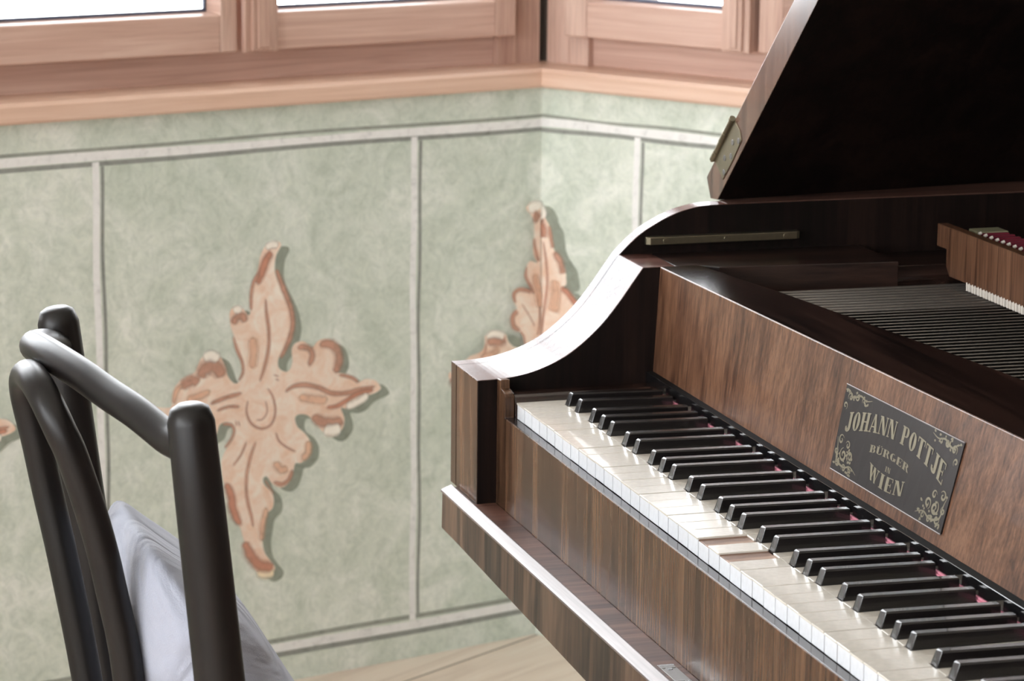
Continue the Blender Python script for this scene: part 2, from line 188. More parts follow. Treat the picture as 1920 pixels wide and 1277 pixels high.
PAINT={'L':[('p','s',0,[(-437,-93),(-425,-94),(-422,-100),(-429,-114),(-431,-135),(-426,-152),(-415,-172),(-407,-191),(-403,-213),(-407,-231),(-417,-249),(-426,-261),(-426,-273),(-417,-281),(-409,-280),(-404,-267),(-405,-250),(-399,-242),(-386,-241),(-377,-247),(-372,-252),(-364,-243),(-351,-241),(-336,-246),(-328,-259),(-326,-276),(-332,-290),(-319,-294),(-307,-300),(-297,-310),(-283,-307),(-268,-311),(-259,-323),(-266,-328),(-283,-333),(-298,-344),(-312,-347),(-324,-345),(-320,-358),(-320,-371),(-332,-384),(-346,-383),(-358,-373),(-368,-361),(-380,-349),(-394,-345),(-399,-351),(-396,-364),(-384,-374),(-376,-388),(-377,-405),(-389,-416),(-400,-417),(-404,-429),(-411,-443),(-423,-448),(-437,-442),(-446,-430),(-452,-431),(-450,-440),(-439,-452),(-435,-464),(-437,-476),(-448,-486),(-451,-500),(-454,-519),(-451,-539),(-442,-553),(-434,-565),(-438,-574),(-450,-577),(-461,-570),(-471,-555),(-478,-535),(-485,-512),(-489,-499),(-498,-485),(-505,-467),(-505,-450),(-512,-436),(-517,-418),(-518,-397),(-510,-381),(-499,-368),(-498,-355),(-506,-344),(-520,-344),(-527,-358),(-543,-364),(-561,-360),(-574,-344),(-592,-337),(-615,-324),(-623,-309),(-610,-309),(-596,-310),(-594,-298),(-589,-284),(-578,-273),(-560,-266),(-553,-255),(-548,-247),(-535,-240),(-519,-248),(-511,-264),(-506,-277),(-496,-288),(-487,-285),(-483,-273),(-484,-258),(-492,-241),(-496,-224),(-501,-207),(-502,-186),(-493,-178),(-481,-184),(-475,-193),(-470,-189),(-471,-168),(-467,-148),(-458,-132),(-454,-112),(-446,-98)]),('p','p',0,[(-451,-86),(-439,-86),(-435,-92),(-443,-106),(-445,-127),(-439,-144),(-429,-163),(-421,-183),(-418,-204),(-421,-223),(-431,-241),(-440,-252),(-440,-265),(-431,-272),(-423,-271),(-418,-259),(-419,-242),(-413,-233),(-400,-232),(-391,-239),(-386,-244),(-378,-235),(-365,-232),(-351,-238),(-342,-251),(-340,-268),(-346,-282),(-334,-286),(-322,-291),(-311,-301),(-298,-298),(-283,-302),(-273,-314),(-281,-320),(-298,-324),(-312,-335),(-327,-339),(-339,-336),(-334,-350),(-335,-363),(-346,-375),(-361,-374),(-372,-364),(-382,-352),(-394,-340),(-408,-337),(-414,-342),(-410,-355),(-399,-365),(-390,-379),(-392,-396),(-404,-408),(-414,-408),(-418,-421),(-425,-435),(-437,-440),(-451,-433),(-460,-421),(-466,-423),(-464,-432),(-453,-444),(-449,-455),(-451,-468),(-462,-477),(-465,-491),(-468,-510),(-465,-530),(-456,-544),(-448,-556),(-452,-564),(-464,-568),(-475,-561),(-485,-546),(-492,-526),(-499,-504),(-503,-490),(-512,-476),(-519,-458),(-518,-441),(-526,-427),(-531,-410),(-532,-389),(-524,-373),(-513,-359),(-512,-347),(-520,-335),(-533,-336),(-540,-350),(-556,-356),(-575,-352),(-588,-335),(-606,-329),(-628,-316),(-637,-300),(-623,-301),(-609,-302),(-607,-289),(-603,-276),(-591,-264),(-573,-258),(-566,-247),(-562,-239),(-548,-232),(-532,-240),(-524,-256),(-520,-269),(-510,-280),(-501,-277),(-497,-265),(-498,-250),(-506,-233),(-509,-216),(-515,-198),(-516,-178),(-506,-170),(-495,-176),(-488,-185),(-484,-181),(-485,-160),(-481,-140),(-472,-124),(-468,-104),(-460,-90)]),('s','b',4.5,[(-460,-163),(-459,-183),(-456,-205),(-455,-226),(-458,-246),(-464,-267),(-471,-283)]),('s','r',10.8,[(-449,-98),(-458,-109),(-465,-125),(-474,-145)]),('s','b',7.2,[(-443,-123),(-437,-140),(-428,-162),(-420,-183),(-417,-204),(-421,-223),(-430,-241),(-438,-253)]),('s','b',4.5,[(-468,-124),(-479,-140),(-483,-160),(-483,-181)]),('s','b',10.8,[(-511,-197),(-507,-188),(-497,-186),(-490,-195)]),('s','b',4.0,[(-512,-211),(-506,-233),(-498,-250),(-497,-267),(-505,-278)]),('s','b',18.0,[(-563,-268),(-555,-253),(-539,-253),(-527,-270)]),('s','b',13.5,[(-596,-276),(-576,-268),(-565,-274)]),('s','o',6.3,[(-605,-300),(-601,-282),(-591,-271)]),('s','b',5.4,[(-497,-295),(-519,-298),(-538,-302),(-549,-305)]),('s','b',4.0,[(-501,-315),(-519,-312),(-540,-316)]),('s','b',3.1,[(-489,-306),(-492,-322),(-485,-340),(-469,-350),(-453,-346),(-446,-328),(-450,-306),(-459,-292)]),('s','b',1.8,[(-462,-309),(-459,-326),(-467,-337),(-477,-336)]),('s','b',6.3,[(-431,-302),(-417,-295),(-398,-295),(-375,-302),(-356,-312),(-332,-315),(-307,-312),(-281,-311)]),('s','r',6.3,[(-365,-332),(-346,-332),(-327,-324),(-307,-317),(-283,-316)]),('s','b',8.1,[(-412,-239),(-393,-242),(-386,-254),(-393,-270)]),('s','b',11.7,[(-377,-239),(-355,-241),(-344,-255),(-344,-272),(-351,-284)]),('s','b',4.5,[(-346,-286),(-322,-293),(-310,-303)]),('s','b',13.5,[(-389,-341),(-370,-352),(-346,-356),(-337,-352)]),('s','c',13.5,[(-369,-364),(-353,-367),(-340,-364)]),('s','c',9.0,[(-333,-336),(-312,-330),(-293,-321)]),('s','c',8.1,[(-460,-93),(-451,-89),(-439,-90)]),('s','c',9.0,[(-511,-178),(-505,-175),(-499,-179)]),('s','c',11.7,[(-559,-239),(-547,-236),(-533,-243)]),('s','y',11.7,[(-478,-557),(-462,-563),(-450,-560)]),('s','b',2.7,[(-446,-357),(-441,-371),(-427,-383),(-413,-391)]),('s','o',9.9,[(-394,-375),(-394,-394),(-406,-403)]),('s','b',5.4,[(-419,-414),(-425,-429),(-437,-435),(-451,-429)]),('s','b',4.0,[(-477,-366),(-486,-386),(-493,-415),(-493,-445),(-486,-475),(-483,-493)]),('s','b',3.1,[(-492,-364),(-502,-384),(-516,-399)]),('s','b',4.0,[(-532,-336),(-517,-338),(-512,-349),(-520,-363),(-528,-371)]),('s','r',10.8,[(-527,-419),(-518,-441),(-515,-463),(-502,-488)]),('s','r',13.5,[(-498,-508),(-489,-531),(-475,-548),(-461,-553),(-451,-555)]),('s','b',2.2,[(-464,-424),(-458,-435),(-449,-449)]),('s','o',8.1,[(-461,-462),(-468,-491),(-471,-516)]),('s','o',11.7,[(-482,-214),(-481,-240),(-484,-264)]),('s','o',9.0,[(-587,-294),(-569,-292),(-546,-286)]),('s','o',10.8,[(-412,-310),(-384,-318),(-360,-321)]),('s','o',9.9,[(-451,-399),(-437,-414),(-427,-411)]),('s','b',1.8,[(-510,-332),(-508,-342)]),('s','b',1.8,[(-506,-333),(-503,-343)]),('s','b',1.8,[(-450,-274),(-440,-278)]),('s','b',1.8,[(-447,-280),(-440,-284)]),('p','s',0,[(-1004,-82),(-992,-83),(-989,-89),(-996,-103),(-998,-124),(-993,-141),(-982,-161),(-974,-180),(-970,-202),(-974,-220),(-984,-238),(-993,-250),(-993,-262),(-984,-270),(-976,-269),(-971,-256),(-972,-239),(-966,-231),(-953,-230),(-944,-236),(-939,-241),(-931,-232),(-918,-230),(-903,-235),(-895,-248),(-893,-265),(-899,-279),(-886,-283),(-874,-289),(-864,-299),(-850,-296),(-835,-300),(-826,-312),(-833,-317),(-850,-322),(-865,-333),(-879,-336),(-891,-334),(-887,-347),(-887,-360),(-899,-373),(-913,-372),(-925,-362),(-935,-350),(-947,-338),(-961,-334),(-966,-340),(-963,-353),(-951,-363),(-943,-377),(-944,-394),(-956,-405),(-967,-406),(-971,-418),(-978,-432),(-990,-437),(-1004,-431),(-1013,-419),(-1019,-420),(-1017,-429),(-1006,-441),(-1002,-453),(-1004,-465),(-1015,-475),(-1018,-489),(-1021,-508),(-1018,-528),(-1009,-542),(-1001,-554),(-1005,-563),(-1017,-566),(-1028,-559),(-1038,-544),(-1045,-524),(-1052,-501),(-1056,-488),(-1065,-474),(-1072,-456),(-1072,-439),(-1079,-425),(-1084,-407),(-1085,-386),(-1077,-370),(-1066,-357),(-1065,-344),(-1073,-333),(-1087,-333),(-1094,-347),(-1110,-353),(-1128,-349),(-1141,-333),(-1159,-326),(-1182,-313),(-1190,-298),(-1177,-298),(-1163,-299),(-1161,-287),(-1156,-273),(-1145,-262),(-1127,-255),(-1120,-244),(-1115,-236),(-1102,-229),(-1086,-237),(-1078,-253),(-1073,-266),(-1063,-277),(-1054,-274),(-1050,-262),(-1051,-247),(-1059,-230),(-1063,-213),(-1068,-196),(-1069,-175),(-1060,-167),(-1048,-173),(-1042,-182),(-1037,-178),(-1038,-157),(-1034,-137),(-1025,-121),(-1021,-101),(-1013,-87)]),('p','p',0,[(-1018,-75),(-1006,-75),(-1002,-81),(-1010,-95),(-1012,-116),(-1006,-133),(-996,-152),(-988,-172),(-985,-193),(-988,-212),(-998,-230),(-1007,-241),(-1007,-254),(-998,-261),(-990,-260),(-985,-248),(-986,-231),(-980,-222),(-967,-221),(-958,-228),(-953,-233),(-945,-224),(-932,-221),(-918,-227),(-909,-240),(-907,-257),(-913,-271),(-901,-275),(-889,-280),(-878,-290),(-865,-287),(-850,-291),(-840,-303),(-848,-309),(-865,-313),(-879,-324),(-894,-328),(-906,-325),(-901,-339),(-902,-352),(-913,-364),(-928,-363),(-939,-353),(-949,-341),(-961,-329),(-975,-326),(-981,-331),(-977,-344),(-966,-354),(-957,-368),(-959,-385),(-971,-397),(-981,-397),(-985,-410),(-992,-424),(-1004,-429),(-1018,-422),(-1027,-410),(-1033,-412),(-1031,-421),(-1020,-433),(-1016,-444),(-1018,-457),(-1029,-466),(-1032,-480),(-1035,-499),(-1032,-519),(-1023,-533),(-1015,-545),(-1019,-553),(-1031,-557),(-1042,-550),(-1052,-535),(-1059,-515),(-1066,-493),(-1070,-479),(-1079,-465),(-1086,-447),(-1085,-430),(-1093,-416),(-1098,-399),(-1099,-378),(-1091,-362),(-1080,-348),(-1079,-336),(-1087,-324),(-1100,-325),(-1107,-339),(-1123,-345),(-1142,-341),(-1155,-324),(-1173,-318),(-1195,-305),(-1204,-289),(-1190,-290),(-1176,-291),(-1174,-278),(-1170,-265),(-1158,-253),(-1140,-247),(-1133,-236),(-1129,-228),(-1115,-221),(-1099,-229),(-1091,-245),(-1087,-258),(-1077,-269),(-1068,-266),(-1064,-254),(-1065,-239),(-1073,-222),(-1076,-205),(-1082,-187),(-1083,-167),(-1073,-159),(-1062,-165),(-1055,-174),(-1051,-170),(-1052,-149),(-1048,-129),(-1039,-113),(-1035,-93),(-1027,-79)]),('s','b',4.5,[(-1027,-152),(-1026,-172),(-1023,-194),(-1022,-215),(-1025,-235),(-1031,-256),(-1038,-272)]),('s','r',10.8,[(-1016,-87),(-1025,-98),(-1032,-114),(-1041,-134)]),('s','b',7.2,[(-1010,-112),(-1004,-129),(-995,-151),(-987,-172),(-984,-193),(-988,-212),(-997,-230),(-1005,-242)]),('s','b',4.5,[(-1035,-113),(-1046,-129),(-1050,-149),(-1050,-170)]),('s','b',10.8,[(-1078,-186),(-1074,-177),(-1064,-175),(-1057,-184)]),('s','b',4.0,[(-1079,-200),(-1073,-222),(-1065,-239),(-1064,-256),(-1072,-267)]),('s','b',18.0,[(-1130,-257),(-1122,-242),(-1106,-242),(-1094,-259)]),('s','b',13.5,[(-1163,-265),(-1143,-257),(-1132,-263)]),('s','o',6.3,[(-1172,-289),(-1168,-271),(-1158,-260)]),('s','b',5.4,[(-1064,-284),(-1086,-287),(-1105,-291),(-1116,-294)]),('s','b',4.0,[(-1068,-304),(-1086,-301),(-1107,-305)]),('s','b',3.1,[(-1056,-295),(-1059,-311),(-1052,-329),(-1036,-339),(-1020,-335),(-1013,-317),(-1017,-295),(-1026,-281)]),('s','b',1.8,[(-1029,-298),(-1026,-315),(-1034,-326),(-1044,-325)]),('s','b',6.3,[(-998,-291),(-984,-284),(-965,-284),(-942,-291),(-923,-301),(-899,-304),(-874,-301),(-848,-300)]),('s','r',6.3,[(-932,-321),(-913,-321),(-894,-313),(-874,-306),(-850,-305)]),('s','b',8.1,[(-979,-228),(-960,-231),(-953,-243),(-960,-259)]),('s','b',11.7,[(-944,-228),(-922,-230),(-911,-244),(-911,-261),(-918,-273)]),('s','b',4.5,[(-913,-275),(-889,-282),(-877,-292)]),('s','b',13.5,[(-956,-330),(-937,-341),(-913,-345),(-904,-341)]),('s','c',13.5,[(-936,-353),(-920,-356),(-907,-353)]),('s','c',9.0,[(-900,-325),(-879,-319),(-860,-310)]),('s','c',8.1,[(-1027,-82),(-1018,-78),(-1006,-79)]),('s','c',9.0,[(-1078,-167),(-1072,-164),(-1066,-168)]),('s','c',11.7,[(-1126,-228),(-1114,-225),(-1100,-232)]),('s','y',11.7,[(-1045,-546),(-1029,-552),(-1017,-549)]),('s','b',2.7,[(-1013,-346),(-1008,-360),(-994,-372),(-980,-380)]),('s','o',9.9,[(-961,-364),(-961,-383),(-973,-392)]),('s','b',5.4,[(-986,-403),(-992,-418),(-1004,-424),(-1018,-418)]),('s','b',4.0,[(-1044,-355),(-1053,-375),(-1060,-404),(-1060,-434),(-1053,-464),(-1050,-482)]),('s','b',3.1,[(-1059,-353),(-1069,-373),(-1083,-388)]),('s','b',4.0,[(-1099,-325),(-1084,-327),(-1079,-338),(-1087,-352),(-1095,-360)]),('s','r',10.8,[(-1094,-408),(-1085,-430),(-1082,-452),(-1069,-477)]),('s','r',13.5,[(-1065,-497),(-1056,-520),(-1042,-537),(-1028,-542),(-1018,-544)]),('s','b',2.2,[(-1031,-413),(-1025,-424),(-1016,-438)]),('s','o',8.1,[(-1028,-451),(-1035,-480),(-1038,-505)]),('s','o',11.7,[(-1049,-203),(-1048,-229),(-1051,-253)]),('s','o',9.0,[(-1154,-283),(-1136,-281),(-1113,-275)]),('s','o',10.8,[(-979,-299),(-951,-307),(-927,-310)]),('s','o',9.9,[(-1018,-388),(-1004,-403),(-994,-400)]),('s','b',1.8,[(-1077,-321),(-1075,-331)]),('s','b',1.8,[(-1073,-322),(-1070,-332)]),('s','b',1.8,[(-1017,-263),(-1007,-267)]),('s','b',1.8,[(-1014,-269),(-1007,-273)]),('q','s',0,[(-5,-81),(-4,-78),(-4,-77),(1,-387),(-18,-386),(-52,-380),(-81,-372),(-100,-360),(-114,-347),(-124,-336),(-131,-330),(-135,-326),(-137,-323),(-138,-319),(-138,-316),(-136,-313),(-133,-312),(-127,-310),(-123,-308),(-119,-305),(-116,-302),(-112,-299),(-108,-297),(-104,-294),(-100,-292),(-94,-291),(-87,-290),(-81,-288),(-79,-285),(-77,-280),(-76,-277),(-76,-273),(-76,-269),(-76,-266),(-73,-263),(-70,-261),(-66,-259),(-62,-259),(-56,-259),(-51,-260),(-46,-262),(-42,-264),(-38,-267),(-37,-271),(-36,-275),(-34,-278),(-30,-283),(-25,-287),(-20,-289),(-14,-290),(-8,-290),(-5,-288),(-3,-285),(-4,-281),(-6,-276),(-8,-273),(-10,-269),(-14,-266),(-18,-263),(-22,-261),(-26,-258),(-28,-255),(-29,-251),(-30,-247),(-31,-244),(-31,-241),(-30,-238),(-27,-235),(-23,-233),(-20,-231),(-21,-228),(-23,-224),(-25,-221),(-27,-217),(-28,-214),(-28,-210),(-28,-207),(-26,-204),(-24,-201),(-20,-200),(-16,-199),(-11,-199),(-7,-200),(-3,-202),(-2,-202),(-2,-193),(-3,-191),(-5,-187),(-7,-184),(-7,-181),(-7,-178),(-6,-176),(-4,-174),(-2,-172),(-2,-170),(-2,-169),(-3,-167),(-3,-165),(-2,-165),(-4,-85),(-4,-84),(-5,-83)]),('q','p',0,[(-29,-72),(-28,-69),(-25,-66),(-23,-64),(-19,-63),(-16,-63),(-12,-63),(-8,-64),(-4,-66),(-4,-66),(1,-377),(-10,-378),(-41,-376),(-75,-370),(-104,-361),(-123,-350),(-136,-337),(-147,-326),(-154,-320),(-157,-316),(-160,-313),(-161,-309),(-161,-306),(-159,-303),(-155,-302),(-150,-300),(-145,-298),(-142,-295),(-138,-292),(-135,-289),(-131,-287),(-127,-284),(-123,-282),(-117,-281),(-110,-280),(-105,-278),(-102,-275),(-100,-271),(-99,-267),(-99,-263),(-99,-259),(-99,-256),(-96,-253),(-93,-251),(-90,-249),(-85,-249),(-79,-249),(-74,-250),(-70,-252),(-65,-255),(-62,-257),(-60,-261),(-59,-265),(-57,-269),(-53,-273),(-48,-277),(-43,-279),(-37,-280),(-32,-280),(-28,-278),(-27,-275),(-28,-271),(-29,-266),(-31,-263),(-34,-259),(-37,-256),(-41,-253),(-46,-251),(-50,-248),(-52,-245),(-53,-241),(-53,-237),(-54,-234),(-54,-231),(-53,-228),(-50,-226),(-46,-223),(-44,-221),(-44,-218),(-46,-215),(-48,-211),(-50,-208),(-51,-204),(-52,-200),(-51,-197),(-50,-194),(-47,-192),(-44,-190),(-39,-189),(-35,-189),(-31,-190),(-26,-192),(-22,-194),(-18,-197),(-15,-200),(-13,-202),(-14,-199),(-18,-195),(-21,-190),(-24,-186),(-27,-182),(-29,-178),(-30,-174),(-31,-171),(-30,-168),(-29,-166),(-27,-164),(-26,-162),(-26,-160),(-26,-158),(-26,-156),(-25,-154),(-23,-152),(-20,-151),(-16,-152),(-12,-154),(-9,-155),(-9,-152),(-12,-148),(-14,-144),(-15,-139),(-16,-135),(-16,-130),(-16,-126),(-15,-122),(-14,-117),(-14,-111),(-14,-105),(-14,-99),(-15,-94),(-16,-89),(-18,-86),(-20,-82),(-23,-79),(-26,-77),(-27,-75),(-28,-73)]),('s','c',12.4,[(-25,-74),(-19,-72),(-12,-70),(-6,-71),(-3,-73)]),('s','b',13.5,[(-17,-84),(-13,-85),(-8,-88),(-5,-90)]),('s','b',4.3,[(-14,-117),(-14,-124),(-12,-133),(-9,-144),(-6,-152),(-6,-152)]),('s','b',4.3,[(-26,-158),(-28,-165),(-28,-174),(-24,-182),(-19,-190),(-16,-196),(-13,-200),(-13,-200)]),('s','b',5.4,[(-46,-212),(-48,-205),(-49,-198),(-45,-194),(-38,-192),(-28,-194),(-19,-197),(-19,-197)]),('s','b',7.0,[(-37,-254),(-43,-251),(-49,-246),(-51,-239),(-51,-232),(-47,-227),(-43,-224),(-43,-224)]),('s','b',2.7,[(-28,-280),(-29,-272),(-31,-263),(-34,-259),(-37,-256),(-37,-256)]),('s','b',2.2,[(-4,-203),(-3,-217),(-3,-234),(-4,-251),(-6,-263),(-6,-263)]),('s','b',1.6,[(-35,-213),(-29,-222),(-22,-232),(-16,-242),(-12,-249),(-12,-249)]),('s','b',13.5,[(-94,-269),(-90,-266),(-85,-264),(-79,-265),(-72,-266),(-67,-265),(-63,-264),(-63,-264)]),('s','c',8.6,[(-96,-258),(-91,-255),(-83,-254),(-74,-256),(-66,-259),(-66,-259)]),('s','b',2.7,[(-97,-266),(-97,-271),(-98,-277),(-102,-284),(-105,-288),(-105,-288)]),('s','b',16.2,[(-154,-309),(-152,-312),(-149,-316),(-146,-320),(-144,-323),(-144,-323)]),('s','o',10.8,[(-13,-170),(-11,-181),(-7,-197),(-3,-215),(-1,-223)]),('s','o',10.8,[(-74,-277),(-79,-280),(-86,-284),(-96,-287),(-104,-290),(-104,-290)])],'R':[('q','s',0,[(-4,-78),(-2,-75),(1,-73),(4,-71),(8,-70),(12,-70),(16,-70),(20,-72),(23,-73),(26,-76),(29,-80),(31,-83),(33,-87),(33,-91),(35,-94),(37,-98),(40,-101),(43,-105),(44,-110),(45,-115),(46,-121),(47,-125),(47,-130),(49,-135),(51,-139),(54,-144),(58,-148),(61,-152),(65,-156),(68,-160),(70,-164),(71,-168),(72,-172),(73,-178),(74,-183),(73,-188),(70,-191),(65,-192),(63,-193),(66,-194),(70,-194),(74,-196),(77,-198),(80,-201),(83,-204),(86,-206),(90,-209),(94,-212),(98,-213),(102,-215),(106,-218),(110,-222),(114,-228),(116,-235),(118,-243),(119,-253),(117,-264),(111,-272),(103,-281),(95,-293),(91,-310),(87,-330),(77,-348),(61,-363),(39,-375),(14,-385),(1,-387),(-2,-203),(1,-204),(5,-206),(9,-208),(11,-209),(9,-207),(6,-203),(3,-199),(0,-196),(-2,-193),(-2,-170),(-2,-170),(-2,-170),(-3,-165),(-1,-163),(1,-161),(4,-160),(8,-160),(12,-161),(15,-161),(14,-159),(12,-155),(10,-151),(9,-147),(8,-143),(7,-138),(8,-134),(9,-130),(10,-125),(10,-119),(10,-112),(9,-106),(9,-102),(7,-97),(6,-94),(3,-91),(0,-89),(-2,-87),(-4,-85)]),('q','p',0,[(-4,-67),(-1,-69),(2,-71),(5,-75),(7,-78),(9,-82),(9,-86),(11,-90),(13,-93),(16,-97),(19,-101),(20,-105),(21,-111),(22,-116),(23,-121),(23,-125),(25,-130),(27,-135),(31,-139),(34,-143),(37,-147),(41,-151),(44,-155),(46,-159),(47,-163),(49,-168),(49,-173),(50,-179),(49,-184),(46,-186),(41,-188),(39,-189),(42,-190),(46,-190),(51,-191),(53,-194),(56,-197),(59,-199),(62,-202),(66,-205),(70,-207),(74,-209),(79,-211),(83,-213),(87,-218),(90,-224),(93,-231),(94,-239),(95,-249),(93,-259),(87,-268),(79,-277),(71,-289),(67,-306),(63,-326),(53,-344),(37,-359),(15,-371),(1,-377)]),('s','c',12.9,[(-3,-74),(2,-78),(5,-86),(7,-89)]),('s','b',14.0,[(-2,-94),(3,-98),(3,-98)]),('s','r',17.9,[(-4,-99),(1,-103),(3,-108),(3,-116),(3,-118)]),('s','b',3.9,[(6,-123),(9,-135),(12,-151),(14,-168),(15,-185),(13,-204),(10,-223),(7,-245),(5,-263),(5,-263)]),('s','b',10.1,[(26,-137),(31,-142),(38,-150),(41,-159),(43,-167),(43,-167)]),('s','r',8.4,[(39,-190),(44,-191),(51,-194),(59,-202),(67,-209),(67,-209)]),('s','b',5.6,[(17,-98),(19,-108),(21,-119),(23,-126),(24,-131),(24,-131)]),('s','o',16.8,[(28,-178),(29,-187),(30,-199),(28,-214),(26,-226),(26,-226)])]}

# ------------------------------------------------------------------ room
CX, CY = -1491.0, 499.0
def frame_of(origin, deg, inward):
    t = radians(deg); d = (cos(t), sin(t)); n = (sin(t)*inward, -cos(t)*inward)
    return lambda s, nn, z: (origin[0] + d[0]*s + n[0]*nn, origin[1] + d[1]*s + n[1]*nn, z)
WL = frame_of((CX, CY), 106, 1)          # s runs negative away from the corner
WR = frame_of((CX, CY), 36, 1)
D = WL(-1830, 0, 0)
W3 = frame_of(D[:2], -4, -1)             # s positive
E = WR(760, 0, 0)
WE = frame_of(E[:2], 106, 1)
G = W3(760, 0, 0)
WG = frame_of(G[:2], -74, -1)
Hc = WG(2600, 0, 0)
WH = frame_of(Hc[:2], 16, -1)
I = WH(4300, 0, 0)
J = WE(3000, 0, 0)
WJ = frame_of(J[:2], 16, 1)
K = WJ(4900, 0, 0)

def limewash(name, base, lt, dk, sc=9.0):
    m, nt, p = newmat(name); L = nt.links.new
    mp = mapping(nt, (1, 1, 1))
    n1 = node(nt, 'ShaderNodeTexNoise', Scale=sc, Detail=9.0, Roughness=.68, Distortion=1.3); L(mp.outputs[0], n1.inputs['Vector'])
    n2 = node(nt, 'ShaderNodeTexNoise', Scale=sc*5.0, Detail=8.0, Roughness=.8, Distortion=1.6); L(mp.outputs[0], n2.inputs['Vector'])
    n3 = node(nt, 'ShaderNodeTexNoise', Scale=1.7, Detail=3.0); L(mp.outputs[0], n3.inputs['Vector'])
    r1 = ramp(nt, [(.36, dk), (.52, base), (.66, lt)]); L(n1.outputs[0], r1.inputs[0])
    r2 = ramp(nt, [(.38, (.84, .86, .84, 1)), (.5, (1, 1, 1, 1)), (.62, (1.1, 1.09, 1.08, 1))]); L(n2.outputs[0], r2.inputs[0])
    mx = node(nt, 'ShaderNodeMixRGB', blend_type='MULTIPLY'); mx.inputs[0].default_value = .9
    L(r1.outputs[0], mx.inputs[1]); L(r2.outputs[0], mx.inputs[2])
    r3 = ramp(nt, [(.35, (.93, .95, .93, 1)), (.65, (1.05, 1.04, 1.03, 1))]); L(n3.outputs[0], r3.inputs[0])
    m2 = node(nt, 'ShaderNodeMixRGB', blend_type='MULTIPLY'); m2.inputs[0].default_value = 1.0
    L(mx.outputs[0], m2.inputs[1]); L(r3.outputs[0], m2.inputs[2]); L(m2.outputs[0], p.inputs['Base Color'])
    p.inputs['Roughness'].default_value = .85; p.inputs['Specular IOR Level'].default_value = .2
    b = node(nt, 'ShaderNodeBump', Strength=.15, Distance=.002); L(n2.outputs[0], b.inputs['Height']); L(b.outputs[0], p.inputs['Normal'])
    return m

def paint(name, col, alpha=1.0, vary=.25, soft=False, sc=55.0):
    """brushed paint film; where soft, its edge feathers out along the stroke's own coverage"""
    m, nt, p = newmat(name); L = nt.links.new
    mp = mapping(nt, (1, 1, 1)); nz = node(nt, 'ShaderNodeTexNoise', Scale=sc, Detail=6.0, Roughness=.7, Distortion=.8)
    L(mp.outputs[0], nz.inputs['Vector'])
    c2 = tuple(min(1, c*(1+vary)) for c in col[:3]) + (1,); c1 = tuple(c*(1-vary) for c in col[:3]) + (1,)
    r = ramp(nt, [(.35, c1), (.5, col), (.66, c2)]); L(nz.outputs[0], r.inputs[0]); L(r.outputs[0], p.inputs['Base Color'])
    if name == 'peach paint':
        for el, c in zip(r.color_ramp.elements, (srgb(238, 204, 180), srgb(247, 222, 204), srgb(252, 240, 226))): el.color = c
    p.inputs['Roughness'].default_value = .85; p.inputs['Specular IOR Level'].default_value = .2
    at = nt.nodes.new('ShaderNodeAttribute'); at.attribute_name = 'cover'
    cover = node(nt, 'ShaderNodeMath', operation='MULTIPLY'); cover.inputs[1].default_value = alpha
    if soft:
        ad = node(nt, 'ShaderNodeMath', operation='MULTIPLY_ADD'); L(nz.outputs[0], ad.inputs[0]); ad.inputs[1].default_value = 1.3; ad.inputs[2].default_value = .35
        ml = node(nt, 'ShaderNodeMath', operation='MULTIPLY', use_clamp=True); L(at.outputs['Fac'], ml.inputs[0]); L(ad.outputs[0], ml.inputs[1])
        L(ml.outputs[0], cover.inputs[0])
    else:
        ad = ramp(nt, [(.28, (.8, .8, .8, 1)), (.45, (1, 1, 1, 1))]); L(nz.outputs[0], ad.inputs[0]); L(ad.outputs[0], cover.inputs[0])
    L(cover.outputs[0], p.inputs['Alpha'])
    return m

GREEN = limewash('green limewash', srgb(217, 223, 213), srgb(232, 235, 228), srgb(202, 210, 198))
GREENR = GREEN
P_ = {'w': paint('white line paint', srgb(243, 242, 240), .98, .05), 'd': paint('grey line paint', srgb(158, 160, 154), .85, .12),
      'g': paint('thin grey paint', srgb(170, 173, 163), .7, .12),
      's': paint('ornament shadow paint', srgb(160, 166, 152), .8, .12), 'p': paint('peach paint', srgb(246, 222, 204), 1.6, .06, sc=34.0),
      'b': paint('rust stroke', srgb(204, 158, 138), .85, .12, True), 'r': paint('red brown stroke', srgb(206, 148, 126), .85, .12, True),
      'o': paint('orange stroke', srgb(236, 194, 168), .8, .1, True), 'c': paint('cream stroke', srgb(255, 247, 236), 1.3, .03, True),
      'y': paint('pale yellow stroke', srgb(252, 236, 206), 1.3, .04, True)}
PK = list(P_); PM = [GREEN] + [P_[k] for k in PK]
def pmi(k): return 1 + PK.index(k)

